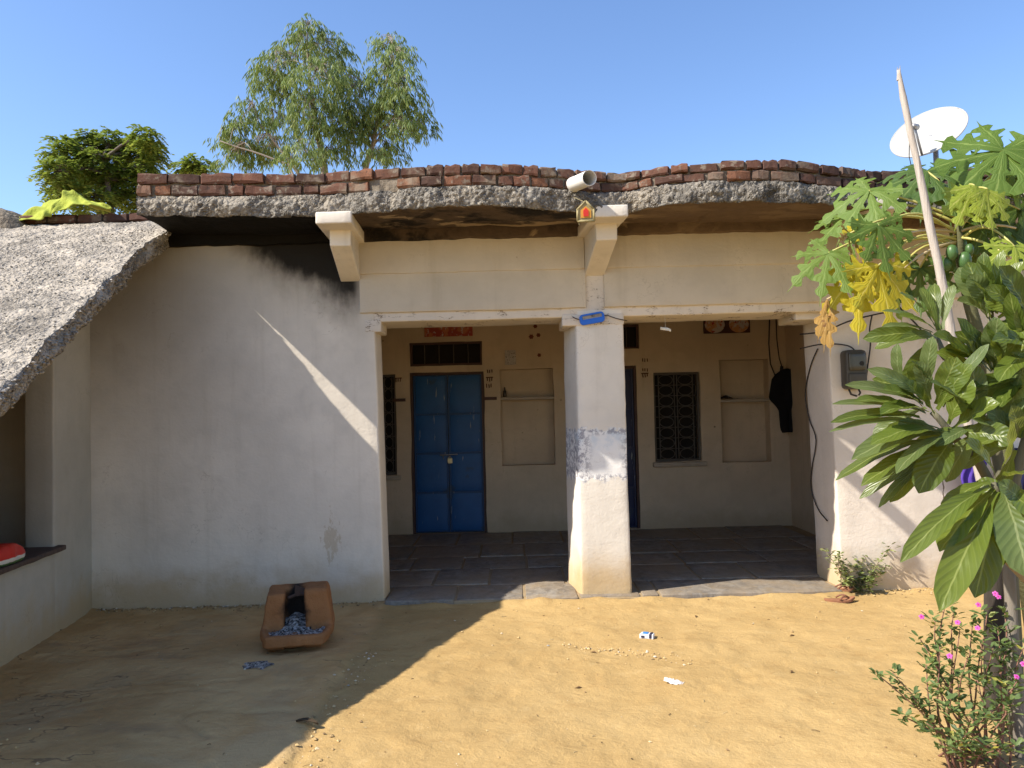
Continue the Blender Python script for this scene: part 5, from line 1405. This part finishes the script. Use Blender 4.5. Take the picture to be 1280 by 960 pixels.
# electricity meter on the right wall
mc = aty(1068, 462, -.07); meter = thing('electric_meter', 'grey brown electricity meter box mounted on the right front wall', 'meter', (mc.x, 0, mc.z - .17))
M_meter = flat('meter_casing', (.062, .053, .040), .5, .4, .25, 14); M_mg = flat('meter_glass', (.055, .05, .038), .22, .5, .2, 10)
v, f = gbox((mc.x - .088, -.125, mc.z - .16), (mc.x + .088, .012, mc.z + .16), .025, .035, .002, 5); mk('casing', v, f, M_meter, meter, True)
v, f = gbox((mc.x - .070, -.142, mc.z - .01), (mc.x + .066, -.11, mc.z + .135), .025, .014, .001, 5); mk('window', v, f, M_mg, meter, True)
v, f = gbox((mc.x - .074, -.140, mc.z - .145), (mc.x + .07, -.11, mc.z - .03), .025, .012, .001, 5); mk('terminal_cover', v, f, M_meter, meter, True)
m = MB(); m.tube([(mc.x + .03, -.146, mc.z + .045), (mc.x + .03, -.132, mc.z + .045)], [.018, .022], 12); m.build('seal_knob', M_black, meter)
m = MB(); m.tube([(mc.x - .05, -.06, mc.z - .15), (mc.x - .03, -.06, mc.z - .20), (mc.x + .02, -.05, mc.z - .215)], .008, 6); m.tube([(mc.x + .03, -.06, mc.z - .15), (mc.x + .045, -.06, mc.z - .19), (mc.x + .035, -.05, mc.z - .21)], .008, 6); m.build('cable_tail', M_wire, meter, True)
def on_jamb(px, py):
    r = ray(px, py); X = 2.61
    for _ in range(3):
        p = CAMPOS + r * ((X - CAMPOS.x) / r.x); X = 2.588 + .045 * (1 - p.z / 2.3)
    return p
# cables
def cable(pts, r, label, mat=None):
    P = [aty(a, b, y) if y is not None else on_jamb(a, b) for a, b, y in pts]; D_ = []
    for i in range(len(P) - 1):
        p0, p1, p2, p3 = P[max(0, i - 1)], P[i], P[i + 1], P[min(len(P) - 1, i + 2)]
        for k in range(5):
            t = k / 5; D_.append(.5 * ((2 * p1) + (p2 - p0) * t + (2 * p0 - 5 * p1 + 4 * p2 - p3) * t * t + (3 * p1 - p0 - 3 * p2 + p3) * t ** 3))
    D_.append(P[-1]); m = MB(); m.tube(D_, r, 6); o = m.build('cable', mat or M_wire, None, True, loc=tuple(P[-1])); tag(o, label, 'cable')
cable([(1022, 436, None), (1014, 455, None), (1008, 480, None), (1007, 500, None), (1012, 525, None), (1020, 550, None), (1015, 585, None), (1014, 610, None), (1022, 635, None), (1034, 651, None)], .0055, 'dark wire snaking down the inner face of the right pier')
cable([(1000, 436, .1), (1022, 431, -.02), (1045, 430, -.03), (1062, 433, -.05), (1070, 440, -.08)], .0055, 'dark wire looping from the right pier to the meter')
cable([(1000, 418, .2), (1030, 414, -.03), (1060, 402, -.04), (1090, 394, -.04), (1140, 384, -.04)], .006, 'slack cable running across the wall above the meter')
cable([(1090, 394, -.04), (1087, 412, -.03), (1088, 430, -.02), (1085, 455, -.03), (1082, 478, -.04)], .006, 'wire dropping beside the meter with a knot')
cable([(1120, 380, -.03), (1145, 405, -.03), (1158, 422, -.03), (1180, 450, -.03)], .007, 'thin rod slanting down the wall behind the frangipani leaves')

# ------------------------------------------------------------------ things inside the porch
def poster_mat(name, bgc, c2, c3, sc):
    m = Mat(name, .5, .3); p = m.obj(); n = m.noise(p, sc, 3, .6, .8); n2 = m.noise(p, sc * 2.3, 3)
    x, y, z = m.xyz(p)[0:3]
    col = m.mix(m.ss(n, .45, .6), bgc, c2); col = m.mix(m.ss(n2, .56, .64), col, c3); return m.done(col)
def poster(px0, py0, px1, py1, mat, label, y=BY - .014):
    a, b = bw(px0, py0), bw(px1, py1); c = Vector(((a.x + b.x) / 2, y, (a.z + b.z) / 2)); hw, hh = abs(b.x - a.x) / 2, abs(a.z - b.z) / 2
    m = MB(); nn = 8
    for i in range(nn):
        x0_, x1_ = lerp(-hw, hw, i / nn), lerp(-hw, hw, (i + 1) / nn); z0_, z1_ = .004 * math.sin(i * 1.3), .004 * math.sin((i + 1) * 1.3)
        m.box(c + Vector((x0_, -.002 + z0_ * .5, -hh)), c + Vector((x1_, .001 + z0_ * .5, hh)))
    o = m.build('poster', mat, None, False, loc=tuple(c)); tag(o, label, 'poster'); return o, c, hw, hh
poster(530, 385, 591, 420, poster_mat('red_poster', (.34, .05, .03), (.46, .15, .06), (.50, .40, .36), 9), 'red and white printed poster high on the wall over the blue door')
pth = thing('poster', 'dark framed picture with two pale ovals above the right window', 'poster', bw(907, 416))
a, b = bw(878, 384), bw(937, 416); cc = (a + b) / 2; hw, hh = (b.x - a.x) / 2, (a.z - b.z) / 2
v, f = gbox((cc.x - hw, BY - .03, cc.z - hh), (cc.x + hw, BY - .012, cc.z + hh), .1, .004, .001); mk('sheet', v, f, flat('dark_print', (.07, .028, .02), .4, .3, .3, 9), pth)
for s in (-.52, .52):
    m = MB(); ctr = Vector((cc.x + hw * s, BY - .032, cc.z - hh * .35))
    m.add([ctr + Vector((.125 * math.cos(k * math.pi / 10), 0, .105 * math.sin(k * math.pi / 10))) for k in range(20)] + [ctr + Vector((.125 * math.cos(k * math.pi / 10), .006, .105 * math.sin(k * math.pi / 10))) for k in range(20)],
          [tuple(reversed(range(20)))] + [(k, (k + 1) % 20, 20 + (k + 1) % 20, 20 + k) for k in range(20)])
    m.build('oval', poster_mat('oval_print', (.46, .40, .36), (.50, .24, .09), (.36, .05, .03), 12), pth)
o, *_ = poster(631, 438, 645, 456, poster_mat('small_notice', (.42, .38, .35), (.50, .46, .42), (.12, .08, .06), 22), 'small pale notice stuck above the niche by the blue door')
# red flower stickers near the first niche
for (px, py, r) in ((664, 421, .035), (673, 419, .03), (669, 408, .03), (674, 444, .028)):
    c = bw(px, py); m = MB(); ctr = Vector((c.x, BY - .012, c.z))
    for k in range(6):
        a = k * math.pi / 3; d = Vector((math.cos(a), 0, math.sin(a))); s_ = Vector((-math.sin(a), 0, math.cos(a)))
        m.add([ctr, ctr + d * r * .6 + s_ * r * .35, ctr + d * r, ctr + d * r * .6 - s_ * r * .35], [(0, 1, 2, 3)])
    o = m.build('wall_sticker', flat('red_sticker', (.16, .05, .03), .7, .2, .3, 20), None, False, loc=tuple(ctr)); tag(o, 'small faded red flower sticker on the porch wall above the first niche', 'sticker', 'red flower stickers on the porch wall')
# little bottle and clutter on the shelves
c = bw(629, 496); m = MB(); m.tube([Vector((c.x + .02, BY + .07, c.z + z)) for z in (.0, .004, .07, .085, .10, .12)], [.02, .022, .022, .010, .009, .009], 10); o = m.build('bottle', flat('dark_bottle', (.05, .04, .03), .3, .5, .2, 9), None, True, loc=(c.x + .02, BY + .07, c.z)); tag(o, 'small dark bottle on the niche shelf beside the blue door', 'bottle')
c = bw(913, 499); q = random.Random(8)
def rag(u, v_):
    x, y = lerp(-.13, .14, u), lerp(-.06, .06, v_); return Vector((c.x + .02 + x, BY + .09 + y, c.z + .004 + max(0, .045 * math.exp(-((x + .05) / .07) ** 2 - (y / .05) ** 2) + .008 * noise.noise(Vector((x * 30, y * 30, 1))))))
vs, fs = sheet(rag, 20, 10); o = mk('rag', vs, fs, flat('dark_rag', (.035, .022, .018), .9, .1, .3, 9), None, True, loc=(c.x, BY + .09, c.z)); tag(o, 'dark rag lying on the shelf of the right niche', 'rag')
# black jacket hanging at the right end of the porch
jt = bw(984, 462); M_jack = flat('black_fabric', (.012, .012, .014), .9, .15, .3, 9)
def jack(u, v_):
    # outline in metres below the peg
    z = -1.0 * v_ * .78; w_ = np.interp(v_, [0, .06, .15, .45, .55, .95, 1], [.05, .16, .22, .26, .20, .19, .17]); a = (u - .5) * 2
    x = a * w_ + (.06 if v_ > .5 else 0) * smooth01((v_ - .5) * 6)
    y = -.05 - .07 * math.cos(a * math.pi / 2) - .022 * math.sin(a * 9 + v_ * 3) * (.3 + v_) 
    return Vector((jt.x + x, BY - .02 + y, jt.z + z))
vs, fs = sheet(jack, 30, 26); o = mk('hanging_jacket', vs, fs, M_jack, None, True, loc=(jt.x, BY - .03, jt.z)); sm = o.modifiers.new('s', 'SOLIDIFY'); sm.thickness = .012; tag(o, 'black jacket hanging from a peg at the right end of the porch', 'jacket')
cable_pts = [(961, 398), (960, 430), (962, 455), (968, 470), (975, 485)]
P = [Vector((bw(a, b).x, BY - .03, bw(a, b).z)) for a, b in cable_pts]; m = MB(); m.tube(P, .008, 6); o = m.build('cable', M_wire, None, True, loc=tuple(P[0])); tag(o, 'loose wire hanging down the back wall beside the black jacket', 'cable')
P = [Vector((bw(a, b).x, BY - .03, bw(a, b).z)) for a, b in ((969, 398), (970, 425), (973, 448), (976, 458))]; m = MB(); m.tube(P, .007, 6); m.tube([P[-1], P[-1] - Vector((0, 0, .07))], [.02, .026], 8); o = m.build('cable', M_wire, None, True, loc=tuple(P[0])); tag(o, 'wire ending in a bulb holder on the back wall above the jacket', 'cable')
# pale scrap of paper dangling in the right opening
sc2 = aty(832, 411, .02); M_paper = flat('pale_paper', (.68, .64, .54), .8, .2, .1, 20)
tsc = thing('paper_scrap', 'pale scrap of paper dangling on a thread in the right opening', 'paper', sc2)
vs, fs = sheet(lambda u, v_: sc2 + Vector((lerp(-.042, .042, u), .012 * math.sin(u * 5), lerp(-.012, .012, v_) - .03 * max(0, u - .65) + .012 * (.5 - u))), 10, 3); o = mk('strip', vs, fs, M_paper, tsc, True); sm = o.modifiers.new('s', 'SOLIDIFY'); sm.thickness = .002
m = MB(); m.tube([sc2 + Vector((0, .0, .004)), Vector((sc2.x, sc2.y + .02, 2.30))], .0012, 4); m.build('thread', M_paper, tsc)

# ------------------------------------------------------------------ red bag on the lean-to sill
rc = Vector((WX(-1.35) - .06, -1.36, .63))
def bag_mat():
    m = Mat('red_plastic_bag', .4, .4); p = m.obj(); x, y, z = m.xyz(p)[0:3]; n = m.noise(p, 9, 3)
    e = m.addm(z, m.mul(m.addm(n, -.5), .03)); col = m.mix(m.ss(e, .052, .056), (.66, .63, .56), (.52, .025, .015))
    col = m.mix(m.ss(e, .030, .026), col, (.08, .16, .05)); return m.done(col, m.bump(m.noise(p, 25, 3), .4, .008))
v, f = gbox((-.12, -.20, 0), (.13, .20, .14), .025, .055, .012, 7, lambda p: Vector((p.x * (1 - .25 * abs(p.y) / .2), p.y, p.z * (1 - 1.3 * (p.y / .24) ** 2 * .5))), .006, 20, 3)
o = mk('plastic_bag', [Vector(p) + rc for p in v], f, bag_mat(), None, True, loc=tuple(rc)); tag(o, 'red and white filled plastic bag lying on the lean-to sill', 'bag')

# ------------------------------------------------------------------ litter and sandals on the ground
pk = atz(809, 797); pk.z = gz(pk.x, pk.y); M_pkw = flat('packet_white', (.70, .70, .72), .4, .4, .15, 40); M_pkb = flat('packet_blue', (.06, .22, .55), .4, .4, .3, 40); M_pkd = flat('packet_dark', (.03, .03, .06), .4, .4, .3, 40)
packet = thing('cigarette_packet', 'small crushed blue and white packet lying on the sunny ground', 'packet', pk)
Rm = Matrix.Rotation(math.radians(-22), 3, 'Z')
def pkv(lo, hi, seed, a=.004):
    v, f = gbox(lo, hi, .014, .003, a, 18, None, .002, 50, seed); return [pk + Rm @ p for p in v], f
v, f = pkv((-.045, -.028, .001), (.045, .030, .030), 1); mk('carton', v, f, M_pkw, packet)
v, f = pkv((-.030, -.024, .0285), (.008, .027, .034), 2, .002); mk('blue_print', v, f, M_pkb, packet)
v, f = pkv((.018, -.031, .006), (.036, .029, .033), 3, .002); mk('dark_band', v, f, M_pkd, packet)
v, f = pkv((-.034, -.031, .008), (-.012, -.027, .022), 4, .001); mk('side_print', v, f, M_pkd, packet)
wc = atz(841, 854); wc.z = gz(wc.x, wc.y)
def wrap(u, v_):
    x, y = lerp(-.045, .060, u), lerp(-.026, .024, v_); p = Vector((x, y, 0)); p = Matrix.Rotation(-.5, 3, 'Z') @ p
    z = .003 + .024 * (1 - u) * math.sin(math.pi * v_) + .018 * abs(noise.noise(Vector((x * 55, y * 55, 2))))
    return wc + Vector((p.x, p.y, z))
mw_ = Mat('clear_wrapper', .25, .5); mw_.b.inputs['Transmission Weight'].default_value = .35; Mw = mw_.done((.80, .76, .74))
vs, fs = sheet(wrap, 22, 14); o = mk('plastic_wrapper', vs, fs, Mw, None, False, loc=tuple(wc)); tag(o, 'crumpled clear plastic wrapper on the sunny ground', 'wrapper')
M_sand = flat('brown_rubber', (.26, .12, .065), .8, .2, .25, 25); M_strap = flat('strap_rubber', (.20, .085, .05), .6, .3, .2, 25)
def sandal(px, py, ang, label, flip):
    c = atz(px, py); c.z = gz(c.x, c.y) + .002; root = thing('sandal', label, 'sandal', c); Rz = Matrix.Rotation(ang, 3, 'Z')
    def outline(t):
        a = 2 * math.pi * t; x = .118 * math.cos(a); wv = .040 + .008 * math.cos(a); y = wv * math.sin(a) - .010 * flip * math.cos(a) ** 2; return x, y
    N = 28; vs = []
    for z in (0, .016):
        for k in range(N):
            x, y = outline(k / N); p = Rz @ Vector((x, y, z + (.012 if x > .08 else 0) + .010 * (abs(x) / .12) ** 3)); vs.append(c + p)
    fs = [tuple(reversed(range(N))), tuple(range(N, 2 * N))] + [(k, (k + 1) % N, N + (k + 1) % N, N + k) for k in range(N)]
    mk('sole', vs, fs, M_sand, root)
    m = MB(); 
    for s in (-1, 1):
        pts = [Rz @ Vector((lerp(.070, -.015, t), s * .042 * t, .018 + .030 * math.sin(math.pi * (t * .85 + .1)))) + c for t in [i / 7 for i in range(8)]]; m.tube(pts, .0065, 6)
    m.build('strap', M_strap, root, True)
sandal(1048, 741, math.radians(-8), 'worn brown rubber sandal against the stems of the small weed', 1); sandal(1050, 752, math.radians(-2), 'worn brown rubber sandal lying further from the weed than its mate', -1)
m = MB(); c = atz(1050, 736); m.tube([c + Vector((-.03, -.01, .01)), c + Vector((0, .01, .06)), c + Vector((.012, .02, .11))], [.012, .016, .01], 8); o = m.build('rag', flat('white_rag', (.70, .66, .58), .9, .1, .1, 20), None, True, loc=tuple(c)); tag(o, 'scrap of white cloth by the small weed above the sandals', 'rag')
# dark dry palm or leaf piece in the shaded yard
M_dry = flat('dry_leaf', (.16, .095, .045), .85, .15, .35, 20)
def drop_leaf(px, py, L, wd, ang, label, mat):
    c = atz(px, py); c.z = gz(c.x, c.y) + .004; Rz = Matrix.Rotation(ang, 3, 'Z'); vs = []; N = 9
    for i in range(N):
        t = i / (N - 1); w_ = wd * .5 * math.sin(math.pi * min(1, t * .95 + .03)) ** .8
        for s in (-1, 0, 1): vs.append(c + Rz @ Vector(((t - .5) * L, s * w_, .012 * math.sin(t * 3) + (.010 * abs(s) if s else 0))))
    fs = [(i * 3 + k, i * 3 + k + 1, (i + 1) * 3 + k + 1, (i + 1) * 3 + k) for i in range(N - 1) for k in range(2)]
    o = mk('dry_leaf', vs, fs, mat, None, True, loc=tuple(c)); tag(o, label, 'leaf'); sm = o.modifiers.new('s', 'SOLIDIFY'); sm.thickness = .002
drop_leaf(384, 911, .13, .035, -.35, 'dark dry leaf at the edge of the roof shadow on the ground', flat('dark_dry_leaf', (.07, .05, .03), .85, .15, .3, 20))
for (px, py, a) in ((990, 793, .4), (870, 770, 1.2), (723, 856, .2), (742, 815, -.5), (990, 842, .9)):
    c = atz(px, py); c.z = gz(c.x, c.y) + .003; Rz = Matrix.Rotation(a, 3, 'Z')
    vs = [c + Rz @ Vector(p) for p in ((-.022, 0, 0), (-.005, -.009, .006), (.02, -.002, .002), (.004, .009, .007))]
    o = mk('dry_leaf', vs, [(0, 1, 2, 3)], M_dry, None, False, loc=tuple(c)); sm = o.modifiers.new('s', 'SOLIDIFY'); sm.thickness = .002
    tag(o, 'tiny curled brown leaf scrap lying on the sunny yard', 'leaf', 'leaf scraps on the yard')
